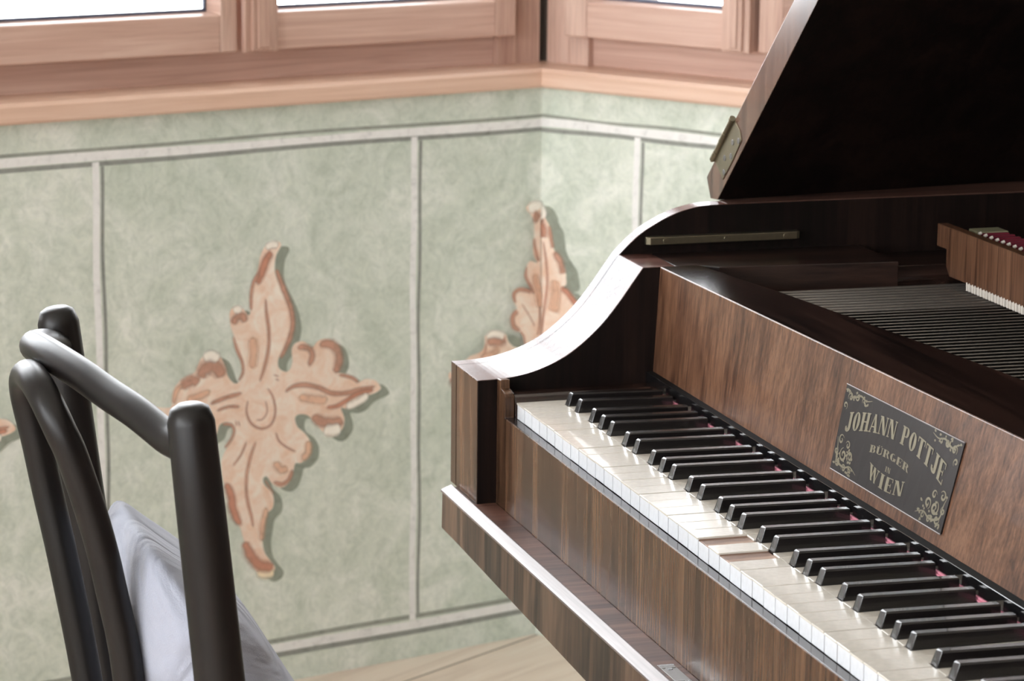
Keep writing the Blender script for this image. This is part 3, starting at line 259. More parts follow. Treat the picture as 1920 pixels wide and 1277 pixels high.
def painted_wall(name, fr, s0, s1, lines, shapes, z0=-730, z1=104, thick=320, ends=(0, 0)):
    m = MB(); cov = []
    a, b = (s0, s1)
    m.add([fr(a, 0, z0), fr(b, 0, z0), fr(b, 0, z1), fr(a, 0, z1), fr(a, -thick, z0), fr(b, -thick, z0), fr(b, -thick, z1), fr(a, -thick, z1)],
          [(0, 1, 2, 3), (5, 4, 7, 6), (3, 2, 6, 7), (0, 4, 5, 1), (0, 3, 7, 4), (1, 5, 6, 2)])
    cov += [1]*8
    lay = [.3]
    def strip(key, pts, wid, soft=False):
        """pts in (s, z); wid full width"""
        n = lay[0]; lay[0] += .05
        vs = []; fs = []; k = len(pts)
        for i, q in enumerate(pts):
            t = (Vector(pts[min(i+1, k-1)]) - Vector(pts[max(i-1, 0)])); t.normalize(); o = Vector((-t.y, t.x))
            w = wid*.5
            if soft:
                e = min(i, k-1-i)/max(1, (k-1)/2); w *= .35 + .75*min(1, e*2.2)**.5
            end = 0 if soft and i in (0, k-1) else 1
            for c in (-1.35, -.3, .3, 1.35) if soft else (-1, -.4, .4, 1):
                P = Vector(q) + o*w*c; vs.append(fr(P.x, n, P.y)); cov.append((0 if abs(c) > 1 else end) if soft else 1)
        for i in range(k-1):
            for c in (0, 1, 2):
                fs.append((4*i+c, 4*i+c+1, 4*i+c+5, 4*i+c+4))
        m.add(vs, fs, pmi(key))
    for key, p, q, w in lines:
        n = max(2, int(math.dist(p, q)/25)); r = random.Random(hash((p, q)) & 255)
        pts = []; ph = r.random()*6
        for i in range(n+1):
            t = i/n; j = 1.0*sin(ph+t*9) + .8*sin(ph*2+t*23)
            x = p[0]+(q[0]-p[0])*t; y = p[1]+(q[1]-p[1])*t
            if abs(p[0]-q[0]) < abs(p[1]-q[1]): x += j
            else: y += j
            pts.append((x, y))
        strip(key, pts, w)
    for kind, key, w, pts in shapes:
        if kind in 'pq':
            n = lay[0]; lay[0] += .05
            P = catmull([(x, y, 0) for x, y in pts], True, 4) if kind == 'p' else [Vector((x, y, 0)) for x, y in pts]
            Q = [P[0]]
            for v in P[1:]:
                if (v-Q[-1]).length > .6: Q.append(v)
            m.add([fr(v.x, n, v.y) for v in Q], [tuple(range(len(Q)))], pmi(key)); cov += [1]*len(Q)
        else:
            P = catmull([(x, y, 0) for x, y in pts], False, 3)
            strip(key, [(v.x, v.y) for v in P], w*1.15, True)
    o_ = bpy.data.meshes.new(name)
    o_.from_pydata([wv(v) for v in m.v], [], m.f)
    for mt in PM: o_.materials.append(mt)
    for p, mi in zip(o_.polygons, m.m): p.material_index = mi
    at = o_.attributes.new('cover', 'FLOAT', 'POINT'); at.data.foreach_set('value', [float(c) for c in cov])
    o_.update()
    ob = bpy.data.objects.new(name, o_); COL.objects.link(ob)
    tag(ob, kind='structure'); return ob

def hl(x0, x1, top=True):
    if top: return [('g', (x0, 63), (x1, 63), 5), ('w', (x0, 53), (x1, 53), 12.5), ('d', (x0, 43.5), (x1, 43.5), 6.5)]
    return [('g', (x0, -667), (x1, -667), 7), ('w', (x0, -678.5), (x1, -678.5), 13), ('d', (x0, -689), (x1, -689), 8)]
def vl(s): return [('w', (s, 46), (s, -672), 10.5), ('d', (s+9.5, 40), (s+9.5, -664), 5)]
lines = hl(-1825, 0) + hl(-1825, 0, False)
for s in (-218, -715, -1212, -1700): lines += vl(s)
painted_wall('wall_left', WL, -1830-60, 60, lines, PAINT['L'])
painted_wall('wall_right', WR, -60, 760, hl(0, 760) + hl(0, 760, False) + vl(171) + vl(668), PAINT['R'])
painted_wall('wall_front_left', W3, -60, 760, hl(0, 760) + hl(0, 760, False) + vl(171) + vl(600), [])

PLASTER = limewash('pale plaster', srgb(232, 230, 224), srgb(240, 238, 232), srgb(222, 219, 212), 5.0)
TOPZ = 1480; CEIL = 1900
def wall_box(name, fr, s0, s1, z0, z1, mat=PLASTER, thick=320):
    m = MB()
    m.add([fr(s0, 0, z0), fr(s1, 0, z0), fr(s1, 0, z1), fr(s0, 0, z1), fr(s0, -thick, z0), fr(s1, -thick, z0), fr(s1, -thick, z1), fr(s0, -thick, z1)],
          [(0, 1, 2, 3), (5, 4, 7, 6), (3, 2, 6, 7), (0, 4, 5, 1), (0, 3, 7, 4), (1, 5, 6, 2)])
    return tag(m.build(name, mat), kind='structure')
for nm, fr, a, b in (('trim_1', WL, -1890, 60), ('trim_2', WR, -60, 760), ('trim_3', W3, -60, 760)):
    wall_box(nm, fr, a, b, TOPZ, CEIL)
wall_box('wall_back', WE, 0, 3000, -730, CEIL)
wall_box('wall_far', WJ, 0, 4900, -730, CEIL)
# wall with three tall windows, left of and behind the camera
def holed_wall(name, fr, s0, s1, holes, mat=None, z0=-730, z1=CEIL, thick=320, sill=150, head=1650):
    m = MB()
    def b(a, c, e, g):
        m.add([fr(a, 0, e), fr(c, 0, e), fr(c, 0, g), fr(a, 0, g), fr(a, -thick, e), fr(c, -thick, e), fr(c, -thick, g), fr(a, -thick, g)],
              [(0, 1, 2, 3), (5, 4, 7, 6), (3, 2, 6, 7), (0, 4, 5, 1), (0, 3, 7, 4), (1, 5, 6, 2)])
    x = s0
    for h0, h1 in holes:
        b(x, h0, z0, z1); b(h0, h1, z0, sill); b(h0, h1, head, z1); x = h1
    b(x, s1, z0, z1)
    return tag(m.build(name, mat or PLASTER), kind='structure')
HOLES = [(250, 1450), (1600, 2800), (2950, 4150)]
HOLES3 = [(350, 1500)]  # unseen window, added to brighten the right wall and its frames
holed_wall('wall_side', WG, 0, 2600, HOLES3)
holed_wall('wall_front', WH, 0, 4300, HOLES, sill=60)
def seg_wall(name, A, B, mat):
    m = MB(); a = Vector(A[:2]); b = Vector(B[:2]); t = (b-a).normalized(); n = Vector((t.y, -t.x))*200
    q = [a, b, b+n, a+n]
    m.prism('z', [(v.x, v.y) for v in q], -730, CEIL)
    return tag(m.build(name, mat), kind='structure')
WK = frame_of(I[:2], math.degrees(math.atan2(K[1]-I[1], K[0]-I[0])), -1)
HOLES2 = [(120, 1240)]  # unseen window, added as fill light for the left wall
holed_wall('wall_rear', WK, 0, math.dist(K[:2], I[:2]), HOLES2, plain('darkened rear wall', srgb(96, 78, 64), .6))  # unseen wall, made dark to keep reflections in chair and piano low
poly = [WL(0, 0, 0), WL(-1830, 0, 0), G, Hc, I, K, J, E]
c = Vector((sum(p[0] for p in poly)/8, sum(p[1] for p in poly)/8))
grow = [((p[0]-c.x)*1.12+c.x, (p[1]-c.y)*1.12+c.y) for p in poly]

def planks():
    m, nt, p = newmat('pale wide floorboards'); L = nt.links.new
    mp = mapping(nt, (1, 1, 1), (0, 0, radians(-122.5)))
    sx = nt.nodes.new('ShaderNodeSeparateXYZ'); L(mp.outputs[0], sx.inputs[0])
    dv = node(nt, 'ShaderNodeMath', operation='MULTIPLY_ADD'); dv.inputs[1].default_value = 1/.21; dv.inputs[2].default_value = 60.32; L(sx.outputs['Y'], dv.inputs[0])
    fr = node(nt, 'ShaderNodeMath', operation='FRACT'); L(dv.outputs[0], fr.inputs[0])
    fl = node(nt, 'ShaderNodeMath', operation='FLOOR'); L(dv.outputs[0], fl.inputs[0])
    wn = nt.nodes.new('ShaderNodeTexWhiteNoise'); wn.noise_dimensions = '1D'; L(fl.outputs[0], wn.inputs['W'])
    mp2 = nt.nodes.new('ShaderNodeMapping'); L(mp.outputs[0], mp2.inputs[0]); mp2.inputs['Scale'].default_value = (2.0, 26, 1)
    cmb = nt.nodes.new('ShaderNodeCombineXYZ'); L(wn.outputs[0], cmb.inputs['X'])
    sc = node(nt, 'ShaderNodeVectorMath', operation='SCALE'); L(cmb.outputs[0], sc.inputs[0]); sc.inputs['Scale'].default_value = 17.0
    av = node(nt, 'ShaderNodeVectorMath', operation='ADD'); L(mp2.outputs[0], av.inputs[0]); L(sc.outputs[0], av.inputs[1])
    nz = node(nt, 'ShaderNodeTexNoise', Scale=1.0, Detail=7.0, Roughness=.6, Distortion=1.2); L(av.outputs[0], nz.inputs['Vector'])
    cr = ramp(nt, [(.3, srgb(218, 198, 182)), (.5, srgb(238, 220, 204)), (.7, srgb(246, 232, 218))]); L(nz.outputs[0], cr.inputs[0])
    gap = ramp(nt, [(0, (.25, .2, .16, 1)), (.012, (.25, .2, .16, 1)), (.022, (1, 1, 1, 1))]); L(fr.outputs[0], gap.inputs[0])
    mx = node(nt, 'ShaderNodeMixRGB', blend_type='MULTIPLY'); mx.inputs[0].default_value = 1
    L(cr.outputs[0], mx.inputs[1]); L(gap.outputs[0], mx.inputs[2]); L(mx.outputs[0], p.inputs['Base Color'])
    p.inputs['Roughness'].default_value = .5
    return m
m = MB(); m.prism('z', grow, -790, -730); tag(m.build('floor', planks()), kind='structure')
m = MB(); m.prism('z', grow, CEIL, CEIL+60); tag(m.build('ceiling', PLASTER), kind='structure')

# ------------------------------------------------------------------ windows
LARCH = wood('pink brown larch', srgb(188, 152, 136), srgb(204, 170, 154), srgb(218, 188, 172), 'z', rough=.45, coat=.1, scale=.6, bump=.02, figure=.6, fine=.7)
def larch_along(fr, name, a=srgb(188, 152, 136), b=srgb(205, 170, 154), c=srgb(218, 188, 172)):
    """grain runs horizontally, so stretch the noise less in the plane of the floor than upwards"""
    m, nt, p = newmat(name); L = nt.links.new
    mp = mapping(nt, (3, 3, 95)); nz = node(nt, 'ShaderNodeTexNoise', Scale=1.0, Detail=6.0, Roughness=.6, Distortion=.7); L(mp.outputs[0], nz.inputs['Vector'])
    cr = ramp(nt, [(.3, a), (.5, b), (.7, c)]); L(nz.outputs[0], cr.inputs[0]); L(cr.outputs[0], p.inputs['Base Color'])
    p.inputs['Roughness'].default_value = .42; p.inputs['Coat Weight'].default_value = .12; p.inputs['Coat Roughness'].default_value = .25
    return m
LH = larch_along(WL, 'larch rail')
SILLM = larch_along(WL, 'orange pine sill', srgb(210, 172, 148), srgb(224, 188, 166), srgb(232, 200, 180))
m_, nt_, p_ = newmat('window glass'); GLASS = m_
tr = nt_.nodes.new('ShaderNodeBsdfTransparent'); gl = node(nt_, 'ShaderNodeBsdfGlossy', Roughness=0.0)
fz = node(nt_, 'ShaderNodeFresnel', IOR=1.45); mxs = nt_.nodes.new('ShaderNodeMixShader')
nt_.links.new(fz.outputs[0], mxs.inputs[0]); nt_.links.new(tr.outputs[0], mxs.inputs[1]); nt_.links.new(gl.outputs[0], mxs.inputs[2])
nt_.links.new(mxs.outputs[0], nt_.nodes['Material Output'].inputs[0])
SEAL = plain('blue grey glazing seal', srgb(92, 100, 122), .5)

def fbox(m, fr, s0, s1, n0, n1, z0, z1, mi=0):
    if s0 > s1: s0, s1 = s1, s0
    m.add([fr(s0, n0, z0), fr(s1, n0, z0), fr(s1, n1, z0), fr(s0, n1, z0), fr(s0, n0, z1), fr(s1, n0, z1), fr(s1, n1, z1), fr(s0, n1, z1)],
          [(0, 3, 2, 1), (4, 5, 6, 7), (0, 1, 5, 4), (1, 2, 6, 5), (2, 3, 7, 6), (3, 0, 4, 7)], mi)

def casement(fr, name, s0, s1, g0, g1, parent, zb=179, zt=1400, bottom=52):
    """s0..s1 outer edges, g0..g1 clear glass edges"""
    a, b = min(s0, s1), max(s0, s1); p, q = min(g0, g1), max(g0, g1)
    gz = zb+bottom; gt = zt-55
    m = MB()
    fbox(m, fr, a, p, -72, -22, zb, zt, 0); fbox(m, fr, q, b, -72, -22, zb, zt, 0)
    fbox(m, fr, p, q, -72, -22, zb, gz, 1); fbox(m, fr, p, q, -72, -22, gt, zt, 1)
    # sloping glazing bead round the pane
    o = [(p, gz), (q, gz), (q, gt), (p, gt)]; i_ = [(p+9, gz+3), (q-9, gz+3), (q-9, gt-9), (p+9, gt-9)]
    m.add([fr(x, -24, z) for x, z in o] + [fr(x, -50, z) for x, z in i_], [(k, (k+1) % 4, 4+(k+1) % 4, 4+k) for k in range(4)], 1)
    c = m.build(name, [LARCH, LH], parent, bevel=2.2)
    m = MB()
    for (x0, x1, z0, z1) in ((p+9, q-9, gz+3, gz+7), (p+9, q-9, gt-13, gt-9), (p+9, p+13, gz+3, gt-9), (q-13, q-9, gz+3, gt-9)):
        fbox(m, fr, x0, x1, -52, -47, z0, z1)
    m.build('glazing_seal', SEAL, c)
    m = MB(); fbox(m, fr, p+5, q-5, -57, -53, gz+1, gt-5); m.build('glass_pane', GLASS, c)
    return c

def window(k, fr, a, b, cas, astr):
    e = empty('window_%d' % k, fr((a+b)/2, -40, 134)); tag(e, kind='structure')
    a, b = min(a, b), max(a, b)
    m = MB()
    fbox(m, fr, a, a+34, -110, -50, 134, TOPZ, 0); fbox(m, fr, b-34, b, -110, -50, 134, TOPZ, 0)
    fbox(m, fr, a+22, b-22, -110, -62, 134, 184, 1); fbox(m, fr, a+22, b-22, -110, -46, 1404, TOPZ, 1)
    mid = (a+b)/2
    fbox(m, fr, mid-24, mid+24, -110, -60, 176, 1404, 0)
    m.build('window_frame', [LARCH, LH], e, bevel=1.2)
    for s0, s1, g0, g1 in cas: casement(fr, 'casement', s0, s1, g0, g1, e)
    if astr:
        s0, s1 = astr; m = MB()
        fbox(m, fr, s0, s1, -22, -12, 178, 1400); fbox(m, fr, s0+9, s1-9, -12, -6, 181, 1398); fbox(m, fr, s0+16, s1-16, -6, -3, 185, 1396)
        m.build('astragal', LARCH, e, bevel=1.6)
    return e
def sill(name, fr, a, b, cut0=0, cut1=0, inner=0, mat=None):
    e = MB()
    pr = [(-112, 106), (16, 106), (20, 110), (20, 129), (16, 134.5), (-4, 134.5), (-5, 132.5), (-7, 132.5), (-8, 134.5), (-112, 134.5)]
    a0 = a; b0 = b
    rings = []
    for s, sl in ((a, cut0), (b, cut1)):
        rings.append([fr(s + sl*n_, n_, z) for n_, z in pr])
    e.loft(rings)
    return tag(e.build(name, mat or SILLM), kind='structure')
TA = math.tan(radians(90-55))     # mitre slope for the 110 degree corner
sill('trim_4', WL, -1830, 0, TA, -TA)
sill('trim_5', WR, 0, 762, TA, 0)
sill('trim_6', W3, 0, 762, TA, 0)
window(1, WL, -12, -900, [(-32, -450, -68, -428), (-488, -880, -514, -846)], (-482, -430))
window(2, WL, -912, -1800, [(-932, -1350, -968, -1328), (-1388, -1780, -1414, -1746)], (-1382, -1330))
window(3, WR, 12, 722, [(22, 346, 62, 300), (355, 712, 394, 672)], (300, 346))
window(4, W3, 12, 722, [(22, 346, 62, 300), (366, 712, 398, 672)], (300, 346))
m = MB(); fbox(m, WL, -912, -900, -110, -30, 134, TOPZ); fbox(m, WL, -12, 28, -110, -50, 134, TOPZ); tag(m.build('trim_7', LARCH), kind='structure')
m = MB(); fbox(m, WR, -28, 12, -110, -50, 134, TOPZ); fbox(m, WR, 722, 760, -320, -1, 134, TOPZ); tag(m.build('trim_8', LARCH), kind='structure')
m = MB(); fbox(m, W3, -4, 12, -110, -40, 134, TOPZ); fbox(m, W3, 722, 760, -320, -1, 134, TOPZ); tag(m.build('trim_9', LARCH), kind='structure')
m = MB(); fbox(m, WL, -1832, -1800, -110, -40, 134, TOPZ); tag(m.build('trim_10', LARCH), kind='structure')
for k, (WW, a, b, zs) in enumerate([(WH, a, b, 60) for a, b in HOLES] + [(WK, a, b, 150) for a, b in HOLES2] + [(WG, a, b, 150) for a, b in HOLES3]):
    e = empty('window_%d' % (5+k), WW((a+b)/2, -60, 150)); tag(e, kind='structure'); m = MB()
    for s0, s1, z0, z1 in ((a, a+60, zs, 1650), (b-60, b, zs, 1650), (a+60, b-60, zs, zs+60), (a+60, b-60, 1590, 1650), ((a+b)/2-35, (a+b)/2+35, zs+60, 1590)):
        fbox(m, WW, s0, s1, -120, -60, z0, z1)
    m.build('window_frame', LARCH, e, bevel=2)
    m = MB(); fbox(m, WW, a+60, b-60, -92, -88, zs+60, 1590); m.build('glass_pane', GLASS, e)
def portal(fr, s0, s1, z0, z1):
    l = bpy.data.lights.new('daylight_portal', 'AREA'); l.shape = 'RECTANGLE'; l.size = abs(s1-s0)*MM; l.size_y = (z1-z0)*MM
    l.cycles.is_portal = True
    o = bpy.data.objects.new('daylight_portal', l); COL.objects.link(o)
    c = wv(fr((s0+s1)/2, -130, (z0+z1)/2)); n = (wv(fr(0, 1, 0)) - wv(fr(0, 0, 0))).normalized()
    o.location = c; o.rotation_euler = n.to_track_quat('-Z', 'Y').to_euler()
portal(WL, -12, -1800, 180, 1400); portal(WR, 12, 722, 180, 1400); portal(W3, 12, 722, 180, 1400)
for a, b in HOLES: portal(WH, a, b, 60, 1650)
for a, b in HOLES2: portal(WK, a, b, 150, 1650)
DKW = plain('corner gap shade', srgb(96, 84, 76), .8)  # posts behind the corner gap coloured dark, standing in for its shade
m = MB(); fbox(m, WL, 20, 160, -330, -66, 104, TOPZ); fbox(m, WL, -1950, -1812, -330, -62, 104, TOPZ); tag(m.build('trim_11', DKW), kind='structure')
m = MB(); fbox(m, WR, -160, -20, -330, -66, 104, TOPZ); tag(m.build('trim_12', DKW), kind='structure')
m = MB(); fbox(m, W3, -120, 18, -330, -62, 104, TOPZ); tag(m.build('trim_13', LARCH), kind='structure')
for a, b in HOLES3: portal(WG, a, b, 150, 1650)

# ------------------------------------------------------------------ grand piano
ZN = 117.6                    # level of the name board's top
XI, XM, XO = -31.0, -101.0, -122.0
XR = 1104 + 31                # inner face of the treble cheek
WV = wood('walnut veneer, upright grain', srgb(44, 31, 23), srgb(78, 55, 40), srgb(106, 78, 57), 'z', rough=.24, coat=.05, scale=.9, specular=.25, fine=1.0, figure=1.4)
WN = wood('striped walnut name board', srgb(58, 37, 27), srgb(88, 60, 44), srgb(112, 80, 60), 'z', rough=.3, coat=.08, scale=1.1, fine=1.35, figure=.5, specular=.25)
WB = wood('burr walnut front rail', srgb(42, 31, 25), srgb(82, 62, 49), srgb(114, 90, 71), 'z', rough=.4, coat=.1, scale=.5, figure=3.0, fine=.7, specular=.35)
WT = wood('dark polished walnut, grain across', srgb(20, 13, 11), srgb(38, 25, 21), srgb(56, 38, 32), 'x', rough=.2, coat=.5, scale=.8, bump=.008)
WY = wood('dark polished walnut, long grain', srgb(20, 13, 11), srgb(38, 25, 21), srgb(56, 38, 32), 'y', rough=.3, coat=.3, scale=.7, bump=.01)
WD = wood('walnut darkened for shade', srgb(12, 8, 6), srgb(20, 12, 10), srgb(30, 19, 15), 'z', rough=.5, coat=0, scale=.8, specular=.15)  # shade under the lid and on inner faces is put into this colour
WS = wood('brown shelf veneer', srgb(60, 38, 32), srgb(88, 60, 50), srgb(112, 80, 68), 'y', rough=.42, coat=.06, scale=.8, bump=.01, specular=.3)
WC = wood('polished cheek top', srgb(58, 36, 32), srgb(86, 58, 52), srgb(110, 78, 70), 'y', rough=.27, coat=0, scale=.7, bump=.02, specular=.22)
EDGE = wood('moulding with window glint', srgb(96, 84, 82), srgb(118, 106, 103), srgb(138, 126, 122), 'x', rough=.36, coat=.2, scale=.5, fine=.5)  # pale colour stands in for the window's reflection along the moulding
BLK = plain('black lacquer', srgb(16, 15, 16), .12, coat=.6)
SLIP = plain('smooth dark slip top', srgb(40, 32, 31), .14)
MATT = plain('dull black', srgb(20, 18, 18), .75)
MATT.node_tree.nodes['Principled BSDF'].inputs['Specular IOR Level'].default_value = .12
EBONY = plain('ebony key wood', srgb(22, 19, 19), .26, coat=.35, bump=.05, bscale=600)
BONE = plain('old bone key plate', srgb(208, 201, 190), .24, coat=.4)
BFRONT = plain('white key front', srgb(206, 208, 212), .5)
KEYW = wood('bare key wood', srgb(120, 92, 78), srgb(158, 128, 110), srgb(182, 152, 132), 'y', rough=.5, coat=0)
FELT = plain('pink red felt', srgb(222, 140, 160), .95, bump=.4)
DKRED = plain('crimson damper cloth', srgb(110, 18, 40), .95, bump=.3)
WHT = plain('white buckskin', srgb(220, 212, 202), .8)
BRASS = plain('tarnished brass', srgb(132, 124, 104), .3, metal=.9)
STEELP = plain('grey lock steel', srgb(132, 130, 128), .35, metal=.7)
WIRE = plain('dull string steel', srgb(120, 113, 106), .42, metal=.6)
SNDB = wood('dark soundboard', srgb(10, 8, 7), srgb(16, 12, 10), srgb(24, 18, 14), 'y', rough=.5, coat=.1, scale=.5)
CREAM = plain('greenish cream rail', srgb(136, 132, 104), .6)
RIM = wood('brown rim top', srgb(58, 38, 32), srgb(92, 64, 54), srgb(118, 86, 72), 'y', rough=.4, coat=.1, scale=.6)
PLQ = plain('bronze black name plate', srgb(28, 22, 22), .36)
PLQ.node_tree.nodes['Principled BSDF'].inputs['Specular IOR Level'].default_value = .25
GOLD = plain('faded gold lettering', srgb(112, 105, 84), .45, metal=.15)

piano = empty('grand_piano', (550, 600, -730))
tag(piano, 'old polished walnut grand piano with raised lid, keyboard facing the chair', 'piano')

low = [(-30, 15.9), (-18, 16.1), (-6, 16.5), (9.5, 18.2), (26, 21.8), (43, 27.8), (58, 35.2), (73, 45.5), (88, 58.4), (100, 71), (113, 87.6), (123, 101.5), (134.7, 117.6)]
lowc = [(v.x, v.y) for v in catmull([(a, b, 0) for a, b in low], False, 3)]
upper = [(134.7, 117.6), (143, 126), (152.6, 134.6), (161.5, 141), (171.1, 146.5), (181, 151.7), (191.8, 156.2), (200, 159), (208.5, 161), (217, 162.6), (226.6, 163.4), (244, 163.8)]
upc = [(v.x, v.y) for v in catmull([(a, b, 0) for a, b in upper], False, 3)]

def cheek(sign, name):
    """block between the side wall and the keys; sign -1 bass, +1 treble"""
    xs = (XI, XM-4) if sign < 0 else (XR, XR+74)
    m = MB()
    m.prism('x', [(-30, -106)] + lowc + [(168, ZN), (168, -106)], xs[0], xs[1])
    n = len(lowc) + 3
    o = m.build(name, [WV, WC, WD], piano, bevel=.9)
    # faces of the prism: two caps then one side per outline edge
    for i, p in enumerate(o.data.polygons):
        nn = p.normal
        if abs(nn.x) > .9: p.material_index = 2  # cheek's side faces take the shade-darkened walnut
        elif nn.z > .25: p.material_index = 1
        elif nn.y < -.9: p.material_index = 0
    return o
cheek(-1, 'cheek')
cheek(1, 'cheek')

def side_wall(name, x0, x1, yend):
    m = MB()
    m.prism('x', [(-30, -106)] + lowc[:-1] + upc + [(yend, 163.8), (yend, -150), (-20, -150), (-20, -106)], x0, x1)
    o = m.build(name, [WV, WC, WD], piano, bevel=.9)
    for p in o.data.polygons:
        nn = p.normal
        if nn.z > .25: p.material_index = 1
        elif abs(nn.x) > .9: p.material_index = 2 if (p.center.x + root_loc(piano).x)/MM > -110 and x0 < 0 else 0  # inner face of the bass wall gets its shade as colour
    return o
side_wall('case_side', XO, XM, 2250)
side_wall('case_side', XR+70, XR+92, 420)
# curved bent side and tail
pl = [(XR+92, 420), (XR+60, 620), (XR-60, 860), (XR-260, 1130), (XR-470, 1430), (XR-620, 1760), (XR-690, 2050), (XR-700, 2250)]
cv = catmull([(x, y, 0) for x, y in pl], False, 5)
rings = []
for i, v in enumerate(cv):
    t = (cv[min(i+1, len(cv)-1)] - cv[max(i-1, 0)]).normalized(); o = Vector((-t.y, t.x, 0))*22
    rings.append([(v.x, v.y, -150), (v.x, v.y, 163.8), (v.x+o.x, v.y+o.y, 163.8), (v.x+o.x, v.y+o.y, -150)])
m = MB(); m.loft(rings); m.build('bent_side', WV, piano, bevel=1)
box('tail_board', (XM, XR-700, 2228, 2250, -150, 163.8), WV, piano, 1)
m = MB(); out = [(XO+2, 60), (XR+90, 60), (XR+90, 430)] + [(v.x-8, v.y) for v in cv[1:]] + [(XO+2, 2248)]
m.prism('z', out, -172, -150.5); m.build('case_bottom', WD, piano)

# front rail under the keyboard: shelf, moulding with its glint coloured in and sloping front
xs = [XO+20+i*(1250/30) for i in range(31)]
m = MB(); rings = []
for x in xs:
    zb = -150.5 - min(max((x+80)*.031, 0), 22)
    rings.append([(x, -44, -110.6), (x, -44.6, zb+4), (x, -41, zb), (x, 60, zb), (x, 60, -106.2), (x, -33, -106.2), (x, -33, -110)])
m.loft(rings); m.build('key_rail', [WB], piano, bevel=.6)
m = MB(); m.prism('x', [(-33, -104.6), (-34.5, -104.0), (-43.5, -107.6), (-45, -108.6), (-45, -110.8), (-33, -110.8)], XO+18, 1160)
m.build('rail_moulding', EDGE, piano, bevel=.5)
m = MB(); m.box(XI, XR, -33, -11.2, -108, -105.4); m.build('shelf', WS, piano)
# lock let into the shelf
def lock(x):
    m = MB(); m.box(x, x+74, -29.5, -16.5, -105.6, -105.0); o = m.build('lock_plate', STEELP, piano, bevel=.25)
    m = MB(); m.box(x-2.4, x, -30, -16, -105.45, -105.1); m.build('plate_gap', BLK, o)
    m = MB(); m.box(x+9, x+12, -25, -21.5, -105.1, -104.7); m.build('keyhole', BLK, o)
    m = MB(); m.box(x+40, x+44, -28, -18, -105.1, -104.8); m.build('latch_slot', BLK, o)
    for yy in (-27.3, -18.7):
        m = MB(); m.tube([(x+6, yy, -105.1), (x+6, yy, -104.5)], 1.7, 12); m.build('screw', STEELP, o, bevel=.2)
lock(478)

# upright board in front of the keys
m = MB()
m.prism('y', [(XI, -106.2), (XR, -106.2), (XR, 18), (XR-10, 18), (XR-10, 9), (XR-22, 4), (XR-27, -15.7), (-4.6, -15.7), (-3.9, 4.4), (-6.5, 7.4), (-12, 8.9), (-19.4, 10), (-19.6, 18), (XI, 17.2)], -10.6, -1.2)
m.build('key_slip', WV, piano, bevel=.9)
m = MB(); m.box(-4.5, XR-27, -10.0, -1.2, -16.2, -15.3); m.build('slip_top', SLIP, piano, bevel=.4)
# blocks at either end of the keyboard
for a, b in ((XI, -2.0), (1106.0, XR)):
    m = MB(); s = 1 if a < 0 else -1; w = [(-31, 4.6), (-22, 5.6), (-8, 5.6), (-4.5, 3.8), (-3.4, 1.0), (-2.6, -.4), (-2.0, -2), (-2.0, -16), (-31, -16)]
    if s < 0: w = [(1104-x, z) for x, z in w]
    m.prism('y', w, -1, 143); eb = m.build('end_block', [WT, BLK], piano, bevel=.5)
    for q in eb.data.polygons:
        if q.normal.y < -.9: q.material_index = 1

# ---- keys
PW = 23.0
NW = 48
offs = {0: -1.5, 1: 3.5, 3: -2.0, 4: 1.0, 5: 3.5}       # shift of the sharp on the right of C, D, F, G, A
BH = 5.6                                                  # half width of a sharp's cut-out
def white_outline(k, first, last):
    """plan outline of natural number k (0=C) with its tail cut round the sharps; local x from 0"""
    l, r = .55, PW-.55; fr, back = 0, 141
    lc = offs.get((k-1) % 7) if not first else None; rc = offs.get(k) if not last else None
    xl = (lc + BH + .5) if lc is not None else l; xr = (PW + rc - BH - .5) if rc is not None else r
    p = [(l, fr+.6), (l+.6, fr), (r-.6, fr), (r, fr+.6)]
    p += [(r, 41), (xr, 41), (xr, back), (xl, back), (xl, 41), (l, 41)] if True else []
    q = [p[0]]
    for v in p[1:]:
        if math.dist(v, q[-1]) > .05: q.append(v)
    return q
def white_key_mesh(k, first=False, last=False, bare=False):
    m = MB(); ol = white_outline(k, first, last); n = len(ol)
    if bare:
        head = [v for v in ol if v[1] < 41.01]
        m.prism('z', [(.55, .8), (PW-.55, .8), (PW-.55, 41), (.55, 41)], -15.4, -1.7, 1)
        tl = [v for v in ol if v[1] >= 40.9]
        xs_ = sorted({round(v[0], 3) for v in tl if v[1] > 50})
        m.prism('z', [(xs_[0], 41), (xs_[-1], 41), (xs_[-1], 141), (xs_[0], 141)], -1.6, 0, 0)
        m.prism('z', [(xs_[0], 41), (xs_[-1], 41), (xs_[-1], 141), (xs_[0], 141)], -15.4, -1.7, 1)
        m.box(.65, PW-.65, 0.1, .8, -15.4, -2.3, 2)
    else:
        xs_ = sorted({round(v[0], 3) for v in ol if v[1] > 50})
        m.prism('z', [(.55, -.6), (PW-.55, -.6), (PW-.55, 41.2), (.55, 41.2)], -1.6, 0, 0)          # head plate with a slight lip
        m.prism('z', [(xs_[0], 41.4), (xs_[-1], 41.4), (xs_[-1], 141), (xs_[0], 141)], -1.6, -.04, 0)
        m.box(.65, PW-.65, .1, .8, -15.4, -1.6, 2)
        m.prism('z', [(.7, .8), (PW-.7, .8), (PW-.7, 41), (xs_[-1], 41), (xs_[-1], 141), (xs_[0], 141), (xs_[0], 41), (.7, 41)], -15.4, -1.65, 1)
    return m
cache = {}
def key_obj(m, name, mats, x):
    """mesh built at the keyboard's origin, then moved along it"""
    o = m.build(name, mats, None, bevel=.45); o.parent = piano
    o.location = Vector((x*MM, 0, 0)) - piano.location; 
    return o
def copy_key(o, x):
    c = o.copy(); COL.objects.link(c); c.location = Vector((x*MM, 0, 0)) - piano.location; return c
rk = random.Random(3)
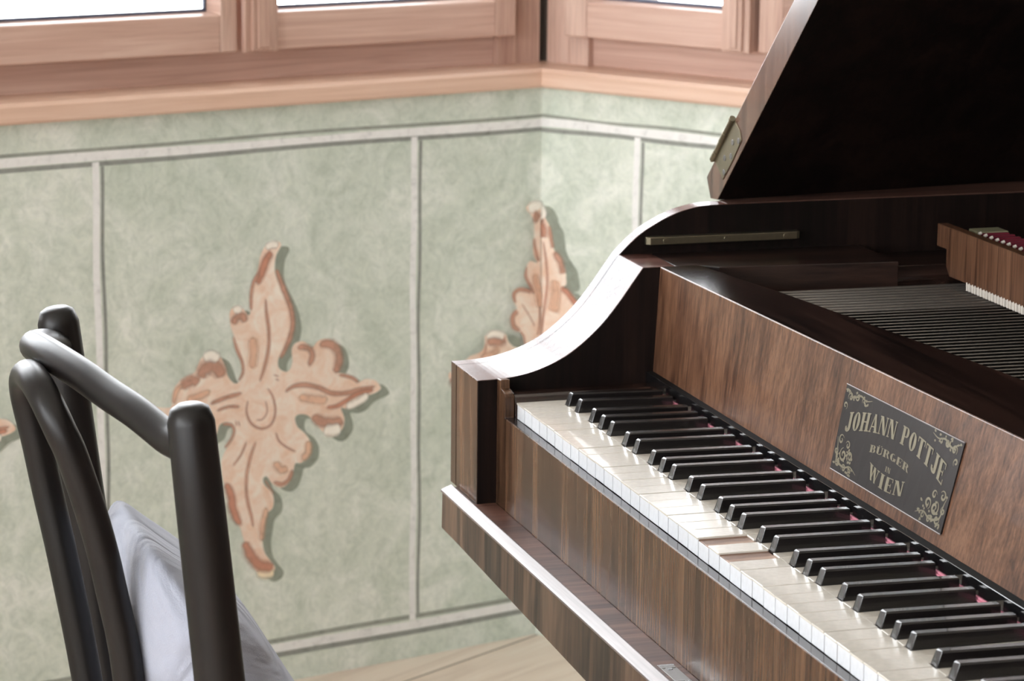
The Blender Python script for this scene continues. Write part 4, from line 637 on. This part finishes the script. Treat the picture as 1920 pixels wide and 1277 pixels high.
for i in range(NW):
    k = i % 7; bare = i in (21, 23); kk = (k, i == 0, i == NW-1, bare)
    if kk in cache: o = copy_key(cache[kk], i*PW)
    else:
        o = key_obj(white_key_mesh(k, i == 0, i == NW-1, bare), 'white_key', [BONE, KEYW, BFRONT], i*PW); cache[kk] = o
        if bare: o['label'] = 'white key that has lost its front plate, bare wood'
    o.location.z += rk.uniform(-.35, .2)*MM
def black_key_mesh():
    m = MB(); b, t = 5.25, 4.0
    z0 = -2.0; y0 = 42.0; zt = 11.4
    r0 = [(-b, y0, z0), (b, y0, z0), (b, y0+.4, 0.4), (t+.6, y0+3.6, zt-1.2), (t-.5, y0+4.8, zt), (-t+.5, y0+4.8, zt), (-t-.6, y0+3.6, zt-1.2), (-b, y0+.4, .4)]
    def ring(y, zt_): return [(-b, y, z0), (b, y, z0), (b, y, .4), (t+.6, y, zt_-1.2), (t-.3, y, zt_), (-t+.3, y, zt_), (-t-.6, y, zt_-1.2), (-b, y, .4)]
    m.loft([r0, ring(y0+5.4, zt+.05), ring(136.5, zt-1.4)])
    return m
first = None
for i in range(NW-1):
    k = i % 7
    if k in offs:
        x = (i+1)*PW + offs[k]
        if first is None: first = key_obj(black_key_mesh(), 'black_key', EBONY, x)
        else: o = copy_key(first, x); o.location.z += rk.uniform(-.3, .2)*MM
m = MB(); m.box(-2, 1106, 3, 140, -60, -15.6); m.build('key_frame', WD, piano)
m = MB(); m.box(-2, 1106, 137.2, 144, .1, 1.6); m.box(-2, 1106, 138.2, 144, 1.6, 3.4); m.build('felt_strip', FELT, piano, bevel=.5)
m = MB(); m.box(XI, XR, 139.6, 149, 3.0, 15.4); rl = m.build('name_board_rail', [BLK, MATT], piano, bevel=.5)
for q in rl.data.polygons:
    if q.normal.z > .9: q.material_index = 1

# ---- name board, leaning and slightly twisted
def ytop(x): return 152 + .0325*(x+31)
def yface(x, z): return 146.5 + (ytop(x) - 146.5)*max(0, (z-10)/(ZN-10))
N_ = 24; rings = []
for i in range(N_+1):
    x = XI + (XR-XI)*i/N_
    rings.append([(x, 146.5, 8), (x, yface(x, 60), 60), (x, ytop(x), ZN), (x, ytop(x)+3, ZN), (x, ytop(x)+3, 8)])
m = MB(); m.loft(rings); m.build('name_board', WN, piano, bevel=.8)
def yback(x): 
    pts = [(-31, 192), (121, 217), (391, 253), (510, 266), (700, 284), (1135, 312)]
    for (a, b), (c, d) in zip(pts, pts[1:]):
        if x <= c: return b + (d-b)*(x-a)/(c-a)
    return 312
rings = []
for i in range(N_+1):
    x = XI - 70*(i == 0)*0 + (XR-XI)*i/N_
    rings.append([(x, ytop(x)+1.3, ZN+.03), (x, yback(x), ZN+.03), (x, yback(x), 60), (x, ytop(x)+3.1, 60)])
m = MB(); m.loft(rings); m.build('wrest_plank_cover', WT, piano)
# ledge that runs back along the bass side
m = MB(); m.prism('z', [(XM, 168.2), (XI-.1, 168.2), (XI-.1, 192), (-18.5, 208), (-3, 389), (XM, 389)], 86, ZN-.2); m.build('inner_ledge', WY, piano, bevel=.8)
m = MB(); m.prism('z', [(XM, 389.2), (-30, 389.2), (-26, 500), (-26, 620), (XM, 620)], 60, 108); m.build('inner_ledge', WY, piano, bevel=.8)
m = MB(); m.prism('z', [(-30, 389.2), (-12, 389.2), (-12, 640), (-26, 640)], 60, 97); m.build('hitch_strip', WT, piano, bevel=.6)
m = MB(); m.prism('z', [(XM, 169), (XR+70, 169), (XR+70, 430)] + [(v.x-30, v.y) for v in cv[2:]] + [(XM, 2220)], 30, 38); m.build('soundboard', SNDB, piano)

m = MB(); m.prism('z', [(XO+.1, 290), (XO+.1, 2245), (-188, 2245), (-188, 620), (-150, 420)], 150, 163.8); m.prism('z', [(XM-.3, 247), (XM-.3, 2245), (-188, 2245), (-188, 620), (-162, 400), (-136, 300), (-124, 247)], 163.9, 164.3); m.build('rim_cap', RIM, piano)

# ---- strings: each course is a pair
ns = 0; rest = MB()
def sx(n): return 1.5 + n*12.4 + max(0, n-10)*.25
for n in range(84):
    for d in ((-1.5, 1.5) if n < 9 else (-.65, .65)):
        x = sx(n) + d
        if x > XR-10: continue
        y0 = yback(x) - 4; L_ = 2150 - x*1.25
        pts = [(x, y0, 93.4), (x + .3, 440, 92.2), (x + 2, max(700, L_), 90)]
        r = 1.1 if n < 9 else .62
        m_ = rest if ns >= 100 else MB()
        m_.tube(pts, r, 6)
        if ns < 100: m_.build('string', WIRE, piano, smooth=True)
        ns += 1
tag(rest.build('string', WIRE, piano, smooth=True), kind='stuff')

# ---- damper board and dampers
XB = 1120
m = MB()
rings = []
o1 = [(-26, 149.4), (-26, 127), (-4.5, 127), (-3.5, 110), (4, 101.5)]
for a in range(2):
    y = 440 + a*11
    rings.append([(x, y, z) for x, z in o1] + [(XB, y, 101.5), (XB, y, 149.4)])
m.loft(rings); m.build('damper_board', WN, piano, bevel=.8)
m = MB(); m.box(2, XB, 462.5, 476, 128, 139.5); m.build('damper_rail', CREAM, piano, bevel=.6)
m = MB(); m.box(-4, 19, 463, 495, 139.7, 147); m.build('rail_end_cover', CREAM, piano, bevel=1)
dp = [None, None]
for n in range(70):
    x = sx(n) + 46
    if x > XB - 6: break
    m = MB(); x0 = sx(0) + 46
    if dp[0] is None:
        m = MB(); m.prism('y', [(x0-4.6, 94.2), (x0+3.4, 94.2), (x0+4.2, 104), (x0-4.6, 104)], 441.5, 447)
        m.box(x0-4.4, x0-2.6, 439.6, 441.5, 94.6, 103); m.box(x0+1.2, x0+3, 439.6, 441.5, 94.6, 103)
        dp[0] = m.build('damper', WHT, piano, bevel=.3)
    else:
        c = dp[0].copy(); COL.objects.link(c); c.location = dp[0].location + Vector(((x-x0)*MM, 0, 0))
pin = None
for n in range(70):
    x = 24 + n*12.4
    if x > XB - 6: break
    if pin is None:
        pin = empty('damper_jack', (24, 470, 132)); pin.location -= piano.location; pin.parent = piano
        m = MB(); m.tube([(24, 461, 126), (24, 461, 146)], 1.1, 8); m.box(23.4, 26.6, 460.4, 461.6, 141.6, 143); m.tube([(24, 460, 146), (24, 463, 147.2)], 1.6, 8); a_ = m.build('jack_wire', WHT, pin)
        m = MB(); m.prism('x', [(464, 141.4), (494, 141.4), (494, 146), (464, 146)], 18, 23.2); b_ = m.build('cloth_flag', DKRED, pin, bevel=.8)
        p0 = pin
    else:
        c = p0.copy(); COL.objects.link(c); c.location = p0.location + Vector(((x-24)*MM, 0, 0))
        for ch in (a_, b_):
            d_ = ch.copy(); COL.objects.link(d_); d_.parent = c

# ---- brass slide rail on the inner bass wall
m = MB(); prof = []
for x, y in [(XM, 163), (XM+3, 160), (XM+7.5, 160), (XM+10, 163.5), (XM+10, 318), (XM+7.5, 322), (XM, 322)]: prof.append((x, y))
m.prism('z', prof, 127.6, 135.2); rb = m.build('slide_rail', BRASS, piano, bevel=.7)
for y in (179, 243, 306):
    m = MB(); m.tube([(XM+9.6, y, 131.4), (XM+10.8, y, 131.4)], 2.6, 14); s_ = m.build('screw', BRASS, rb, bevel=.3)
    m = MB(); m.box(XM+10.5, XM+11, y-2.2, y+2.2, 131.1, 131.7); m.build('slot', BLK, s_) if False else None

# ---- lid, propped open at about 43 degrees
LA = radians(42.8); LD = (cos(LA), sin(LA)); LN = (-sin(LA), cos(LA))
TH = 35.0
def lid_ring(y, th, lw):
    P0 = (-123, 164.6); sh = TH - th
    ax = P0[0] - sh/sin(LA)                                # underside moves up as the lid thins behind its front batten
    o = (P0[0] + LN[0]*TH, P0[1] + LN[1]*TH)
    b = (ax - 20, 163.0 if sh < 1 else 164.6)
    c = (o[0] - LD[0]*11 - sh*.5, o[1] - LD[1]*11)
    tip = (P0[0] + LD[0]*lw, P0[1] + LD[1]*lw)
    tipu = (tip[0] + LN[0]*sh, tip[1] + LN[1]*sh); tipo = (tip[0] + LN[0]*TH, tip[1] + LN[1]*TH)
    return [(ax, y, 164.6), (b[0], y, b[1]), (c[0], y, c[1]), (tipo[0], y, tipo[1]), (tipu[0], y, tipu[1])]
ys = [(245, 35, 1180), (262, 34.4, 1180), (330, 29, 1180), (420, 22, 1180), (560, 9, 1180), (900, 9, 1080), (1400, 9, 800), (2240, 9, 520)]
m = MB(); m.loft([lid_ring(*q) for q in ys])
WLF = wood('walnut lid edge', srgb(46, 31, 26), srgb(82, 58, 48), srgb(112, 84, 68), 'z', rough=.22, coat=.5, scale=.6)
lid = m.build('lid', [WLF, WY, WD], piano, bevel=.8)
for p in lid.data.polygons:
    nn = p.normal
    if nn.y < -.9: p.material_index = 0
    elif nn.x > .3 and nn.z < 0: p.material_index = 2  # lid underside: its shade is in the near-black colour
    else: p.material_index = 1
def lp(u, v, y):
    """u up along the lid, v outwards from the underside"""
    return (-123 + LD[0]*u + LN[0]*v, y, 164.4 + LD[1]*u + LN[1]*v)
# hinge leaf let into the lid's front edge, knuckles standing proud of the upper face
m = MB(); leaf = [(20, 35), (26.4, 6.8), (60, 6.4), (91.5, 8.5), (94.3, 18.4), (89, 35)]
m.add([lp(u, v, 245.1) for u, v in leaf] + [lp(u, v, 244.1) for u, v in leaf], [tuple(range(6)), tuple(range(11, 5, -1))] + [(i, (i+1) % 6, 6+(i+1) % 6, 6+i) for i in range(6)])
hg = m.build('hinge', BRASS, lid, bevel=.2)
m = MB()
for u0, u1 in ((18, 31), (31.6, 48), (48.6, 64), (64.6, 86)):
    m.tube([lp(u0, 36.6, 243), lp(u1, 36.6, 243)], 3.1 if u0 in (18, 48.6) else 2.7, 14)
m.tube([lp(15.5, 36.6, 243), lp(18, 36.6, 243)], 1.8, 10); m.tube([lp(86, 36.6, 243), lp(89, 36.6, 243)], 3.6, 10)
m.build('hinge_barrel', BRASS, lid, bevel=.5)
for u, v in ((85.9, 11.8), (72.1, 19.6), (59.7, 11.8), (44.7, 20), (34.2, 10.2)):
    m = MB(); m.tube([lp(u, v, 244.2), lp(u, v, 243.4)], 3.0, 14); m.tube([lp(u-2.4, v-1, 243.35), lp(u+2.4, v+1, 243.35)], .45, 6); m.build('screw', STEELP, lid, bevel=.2)
# prop stick under the lid, treble side
m = MB(); m.tube([(980, 700, 150), (640, 700, 860)], 8, 10); m.build('prop_stick', WV, piano, smooth=True)

# ---- legs
for x, y in ((30, 120), (1080, 120), (150, 1950)):
    m = MB(); prof = [(0, 46), (-30, 46), (-36, 52), (-60, 52), (-66, 40), (-90, 34), (-300, 44), (-480, 30), (-500, 38), (-520, 38), (-530, 22), (-558, 20)]
    m.loft([[(x + r*cos(2*pi*k/16), y + r*sin(2*pi*k/16), -172 + z) for k in range(16)] for z, r in prof])
    m.build('leg', WV, piano, smooth=True)

# ---- name plate
def ppt(u, v, d=0):
    """u,v 0..1 over the plate, v down; d = height in front of the board"""
    x = 398 + u*210; z = 96.5 - v*70.5
    return (x, yface(x, z) - d, z)
def grid_plate(m, u0, u1, v0, v1, d0, d1, nu=12, nv=4, mi=0):
    for d in (d0, d1):
        vs = [ppt(u0+(u1-u0)*i/nu, v0+(v1-v0)*j/nv, d) for j in range(nv+1) for i in range(nu+1)]
        m.add(vs, [(j*(nu+1)+i, j*(nu+1)+i+1, (j+1)*(nu+1)+i+1, (j+1)*(nu+1)+i) for j in range(nv) for i in range(nu)], mi)
m = MB(); rr = []
for i in range(13):
    u = i/12; rr.append([ppt(u, 1, -.5), ppt(u, 1, 1.2), ppt(u, .5, 1.2), ppt(u, 0, 1.2), ppt(u, 0, -.5)])
m.loft(rr); plate = m.build('name_plate', PLQ, piano)
m = MB()
for v in (-.004, 1.004):
    m.tube([ppt(i/12, v, 1.2) for i in range(13)], .55, 6)
m.build('plate_edge', plain('silvered edge', srgb(120, 114, 112), .45, metal=.4), plate)
# slab serif glyphs drawn from strokes in a 1 x 1.6 box
def R(a, b, c, d): return [(a, c), (b, c), (b, d), (a, d)]
Hh = 1.6; T = .34; s_ = .10
def ring(x0, x1, y0, y1, t, th, n=16, a0=0, a1=2*pi):
    out = []; cx, cy = (x0+x1)/2, (y0+y1)/2; rx, ry = (x1-x0)/2, (y1-y0)/2
    for i in range(n):
        p, q = a0+(a1-a0)*i/n, a0+(a1-a0)*(i+1)/n
        def P(r_, a): 
            ex = rx - (t if r_ else 0); ey = ry - (th if r_ else 0); return (cx + ex*cos(a), cy + ey*sin(a))
        out.append([P(0, p), P(0, q), P(1, q), P(1, p)])
    return out
def serif(x0, x1, top=True, bot=True):
    o = []
    if bot: o.append(R(x0-.1, x1+.1, 0, s_))
    if top: o.append(R(x0-.1, x1+.1, Hh-s_, Hh))
    return o
GL = {
 'J': (.8, [R(.38, .38+T, .3, Hh)] + serif(.38, .72, True, False) + ring(0, .72, 0, .7, T, .12, 8, pi, 2*pi) + [R(0, .2, .3, .5)]),
 'O': (.95, ring(0, .92, 0, Hh, T, .1)),
 'H': (1.1, [R(.05, .05+T, 0, Hh), R(.7, .7+T, 0, Hh), R(.3, .8, .75, .87)] + serif(.05, .39) + serif(.7, 1.04)),
 'A': (1.1, [[(.05, 0), (.17, 0), (.58, Hh), (.46, Hh)], [(.72, 0), (1.06, 0), (.66, Hh), (.42, Hh)], R(.25, .85, .45, .55)] + serif(.05, .17, False) + serif(.72, 1.06, False)),
 'N': (1.1, [R(.08, .2, 0, Hh), R(.88, 1.0, 0, Hh), [(.08, Hh), (.42, Hh), (1.0, 0), (.7, 0)]] + serif(.08, .2) + serif(.88, 1.0, True, False)),
 'P': (.95, [R(.05, .05+T, 0, Hh)] + serif(.05, .39) + [R(.3, .55, Hh-.1, Hh), R(.3, .55, .72, .82)] + ring(.2, .92, .72, Hh, .3, .1, 10, -pi/2, pi/2)),
 'T': (1.0, [R(.33, .33+T, 0, Hh), R(.0, 1.0, Hh-.12, Hh), R(0, .08, Hh-.45, Hh), R(.92, 1.0, Hh-.45, Hh)] + serif(.33, .67, False)),
 'E': (.95, [R(.05, .05+T, 0, Hh), R(.05, .88, 0, .11), R(.05, .88, Hh-.11, Hh), R(.3, .68, .75, .85), R(.8, .88, 0, .42), R(.8, .88, Hh-.42, Hh), R(.62, .7, .6, 1.0)]),
 'W': (1.4, [[(.1, Hh), (.4, Hh), (.62, 0), (.42, 0)], [(.42, 0), (.5, 0), (.78, Hh), (.68, Hh)], [(.62, Hh), (.9, Hh), (1.08, 0), (.9, 0)], [(.94, 0), (1.0, 0), (1.3, Hh), (1.2, Hh)]] + serif(.1, .4, True, False) + serif(1.18, 1.3, True, False)),
 'I': (.62, [R(.13, .13+T, 0, Hh)] + serif(.13, .47)),
 'B': (.95, [R(.05, .05+T, 0, Hh)] + serif(.05, .3) + [R(.3, .5, Hh-.1, Hh), R(.3, .5, .78, .88), R(.3, .5, 0, .1)] + ring(.15, .85, .78, Hh, .3, .1, 8, -pi/2, pi/2) + ring(.15, .92, 0, .88, .3, .1, 8, -pi/2, pi/2)),
 'U': (1.05, [R(.05, .05+T, .35, Hh), R(.82, .94, .35, Hh)] + serif(.05, .39, True, False) + serif(.82, .94, True, False) + ring(.05, .94, 0, .8, T*.8, .12, 10, pi, 2*pi)),
 'R': (1.05, [R(.05, .05+T, 0, Hh)] + serif(.05, .39) + [R(.3, .55, Hh-.1, Hh), R(.3, .55, .78, .88), [(.5, .85), (.75, .8), (1.05, 0), (.75, 0)]] + ring(.2, .9, .78, Hh, .3, .1, 10, -pi/2, pi/2)),
 'G': (1.0, ring(0, .92, 0, Hh, T, .1, 14, pi*.3, pi*1.85) + [R(.6, .92, .1, .65), R(.5, 1.0, .62, .72)]),
}
GL['Ü'] = (GL['U'][0], GL['U'][1] + [R(.22, .38, 1.72, 1.92), R(.62, .78, 1.72, 1.92)])
def lettering(text, uc, vfun, hfun, width, name):
    tot = sum((GL[ch][0] if ch != ' ' else .55) + .14 for ch in text) - .14
    k = width/tot; x = 0; m = MB()
    for ch in text:
        if ch == ' ': x += .69; continue
        w, polys = GL[ch]
        for pl_ in polys:
            # cut each stroke into short pieces so it follows the curve
            vs = []
            for (a, b) in pl_:
                u = uc - width/2 + (x+a)*k; base = vfun(u); h = hfun(u)
                vs.append(ppt(u, base - b/Hh*h, 1.45))
            m.add(vs, [tuple(range(len(vs)))])
        x += w + .14
    m.build(name, GOLD, plate)
arch = lambda c, top, drop, half: (lambda u: top + drop*((u-c)/half)**2)
lettering('JOHANN POTTJE' if False else 'JOHANN POTTJE'.replace('TJ', 'TJ'), .49, arch(.49, .33, .2, .43), lambda u: .205 + .03*((u-.49)/.43)**2, .86, 'maker_name')
lettering('BÜRGER', .475, arch(.475, .555, .05, .2), lambda u: .085, .34, 'rank_line')
lettering('IN', .485, lambda u: .70, lambda u: .06, .045, 'small_word')
lettering('WIEN', .485, lambda u: .905 - .06*((u-.485)/.17)**2, lambda u: .165, .31, 'city_name')
# scrolled leaf ornament in the four corners
def flourish(m, cu, cv_, su, sv, big):
    def leafy(pts, w):
        P = catmull([(a, b, 0) for a, b in pts], False, 5); n = len(P)
        vs = []; fs = []
        for i, v in enumerate(P):
            t = (P[min(i+1, n-1)] - P[max(i-1, 0)]).normalized(); o = Vector((-t.y, t.x, 0))*w*(.25 + sin(pi*i/(n-1)))*.5
            for s in (-1, 1):
                q = v + o*s; vs.append(ppt(cu + su*q.x, cv_ + sv*q.y*2.6, 1.42))
        for i in range(n-1): fs.append((2*i, 2*i+1, 2*i+3, 2*i+2))
        m.add(vs, fs)
    def spiral(x, y, r, a0, turns, w, hand=1):
        leafy([(x + r*(1-t*.85)*cos(a0 + hand*2*pi*turns*t), y + r*(1-t*.85)*sin(a0 + hand*2*pi*turns*t)) for t in [i/14 for i in range(15)]], w)
    rr = random.Random(int(cu*10+cv_*100))
    stem = [(.015, .015), (.04, .02), (.07, .04), (.10, .035), (.14, .02), (.19, .03), (.24, .018)] if not big else [(.015, .15), (.03, .11), (.035, .06), (.07, .04), (.12, .035), (.17, .05), (.23, .03)]
    leafy(stem, .008)
    spiral(.055, .045, .022, 2.5, 1.2, .008); spiral(.115, .03, .02, -2.6, 1.2, .007, -1); spiral(.17, .035, .014, 2.2, 1.1, .006)
    spiral(.025, .09, .018, 1.0, 1.1, .007, -1)
    if big:
        spiral(.09, .085, .032, 1.8, 1.4, .010); spiral(.15, .09, .026, -2.0, 1.3, .009, -1); spiral(.05, .145, .024, .5, 1.2, .008); spiral(.115, .135, .02, 2.9, 1.2, .007, -1)
    for i in range(26 if big else 16):
        x = rr.uniform(.01, .2 if big else .22); y = rr.uniform(.008, (.16 if big else .05))*(1 - x*2.2 if big else 1); a = rr.uniform(0, 6.28); l = rr.uniform(.012, .024)
        leafy([(x, y), (x+l*.5*cos(a)+.003, y+l*.3*sin(a)), (x+l*cos(a), y+l*.6*sin(a))], .009)
for q in ((0, 0, 1, 1, False), (1, 0, -1, 1, False), (0, 1, 1, -1, True), (1, 1, -1, -1, True)):
    m = MB(); flourish(m, *q); m.build('scroll_ornament', GOLD, plate)

# ------------------------------------------------------------------ bentwood chair
BW = wood('dark brown bentwood', srgb(8, 6, 5), srgb(14, 10, 9), srgb(22, 17, 15), 'z', rough=.4, coat=0, scale=.5, fine=.6, specular=.36)
chair = empty('bentwood_chair', (383, -260, -730))
tag(chair, 'dark brown bentwood chair with a hooped back, drawn up to the piano keyboard', 'chair')
def post(x, ty, by, y_floor):
    # top, seat height, floor
    zs = [153, 150, 140, 60, -60, -180, -285, -420, -560, -730]
    rad = [9, 14, 17.2, 18, 18.6, 18.6, 18, 17, 15.5, 13.5]
    pts = []
    for z in zs:
        if z > -285: y = ty + (by-ty)*(153-z)/208.0
        else:
            y1 = ty + (by-ty)*(153+285)/208.0; t = (-285-z)/445.0; y = y1 + 8*t - 70*t*t
        pts.append((x, y, z))
    m = MB(); m.tube(pts, rad, 24); return m.build('rear_leg', BW, chair, smooth=True)
post(568, -422, -402, 0); post(198, -461, -437, 0)
rail = [(566, -421, 119), (545, -427, 119.5), (530, -432, 121), (490, -446, 130), (450, -460, 136), (410, -474, 143), (370, -486, 147), (335, -492, 147), (300, -493, 143), (262, -486, 136), (228, -473, 129), (206, -460, 121)]
m = MB(); m.tube(catmull(rail, False, 4), 12.4, 20); m.build('top_rail', BW, chair, smooth=True)
hoop = [(352, -444, -285), (336, -462, -130), (330, -478, -30), (325, -490, 34), (325, -497, 72), (325, -503, 100), (329, -506, 116), (342, -507, 128), (362, -506.5, 134), (388, -506, 135), (408, -503.5, 130), (422, -499, 119), (429, -493, 104), (431, -485, 84), (431, -469, 30), (431, -458, -20), (431, -445, -100), (428, -434, -285)]
m = MB(); m.tube(catmull(hoop, False, 4), 12.2, 20); m.build('back_hoop', BW, chair, smooth=True)
# seat ring and panel
N = 36; rings = []
def seat_pt(a, r, z): 
    c, s = cos(a), sin(a); e = .62
    return (383 + r*205*math.copysign(abs(c)**e, c), -225 + r*200*math.copysign(abs(s)**e, s), z)
m = MB(); m.loft([[seat_pt(2*pi*k/N, r, z) for k in range(N)] for r, z in ((.9, -305), (1, -303), (1.02, -292), (1, -284), (.93, -281), (.9, -284))]); m.build('seat', BW, chair, smooth=False, bevel=1)
for x in (230, 536):
    m = MB(); m.tube([(x, -75, -300), (x + (8 if x > 383 else -8), -60, -520), (x + (16 if x > 383 else -16), -45, -730)], [18, 15, 12], 20); m.build('front_leg', BW, chair, smooth=True)
m = MB(); ring_ = [(383 + 150*cos(2*pi*k/32), -225 + 140*sin(2*pi*k/32), -500) for k in range(33)]
m.tube(ring_, 8, 10, cap=False); m.build('stretcher_ring', BW, chair, smooth=True)

# ------------------------------------------------------------------ cushion standing against the chair back
def cushion():
    prof = [(-438, 14), (-414, -2), (-383, -26), (-352, -57), (-330, -92), (-312, -122), (-294, -152), (-278, -182), (-264, -215), (-256, -248), (-268, -272), (-310, -279), (-360, -279), (-405, -276), (-425, -250), (-432, -205), (-436, -160), (-443, -108), (-449, -60), (-450, -12)]
    P = catmull([(0, a, b) for a, b in prof], True, 3); n = len(P)
    c = Vector((0, -382, -150)); rings = []; xs_ = []
    NX = 36
    for i in range(NX+1):
        t = -1 + 2*i/NX; x = 351 + 130*math.sin(t*pi/2)
        tt = math.sin(t*pi/2)
        k = (1 - abs(tt)**3.2)**.45 if abs(tt) < 1 else 0
        k = .10 + .90*k
        rings.append([(x, 7 + c.y + (v.y-c.y)*k, (c.z + (v.z-c.z)*(.42+.58*k)) if v.z > c.z else (c.z + (v.z-c.z)*(.55+.45*k))) for v in P])
    m = MB(); m.loft(rings)
    o = m.build('cushion', LINEN, None, smooth=True, subsurf=1)
    return o
m_, nt, p = newmat('pale grey linen'); LINEN = m_
mp = mapping(nt, (1, 1, 1)); big = node(nt, 'ShaderNodeTexNoise', Scale=9.0, Detail=2.5, Roughness=.45, Distortion=2.2); nt.links.new(mp.outputs[0], big.inputs['Vector'])
wv1 = node(nt, 'ShaderNodeTexNoise', Scale=900.0, Detail=2.0); nt.links.new(mp.outputs[0], wv1.inputs['Vector'])
mx_ = node(nt, 'ShaderNodeMath', operation='MULTIPLY_ADD'); mx_.inputs[1].default_value = .03; nt.links.new(wv1.outputs[0], mx_.inputs[0]); nt.links.new(big.outputs[0], mx_.inputs[2])
b_ = node(nt, 'ShaderNodeBump', Strength=.7, Distance=.028); nt.links.new(mx_.outputs[0], b_.inputs['Height']); nt.links.new(b_.outputs[0], p.inputs['Normal'])
p.inputs['Base Color'].default_value = srgb(160, 163, 176); p.inputs['Roughness'].default_value = .9; p.inputs['Sheen Weight'].default_value = .2
tag(cushion(), 'pale grey linen cushion slumped against the back of the chair', 'cushion')
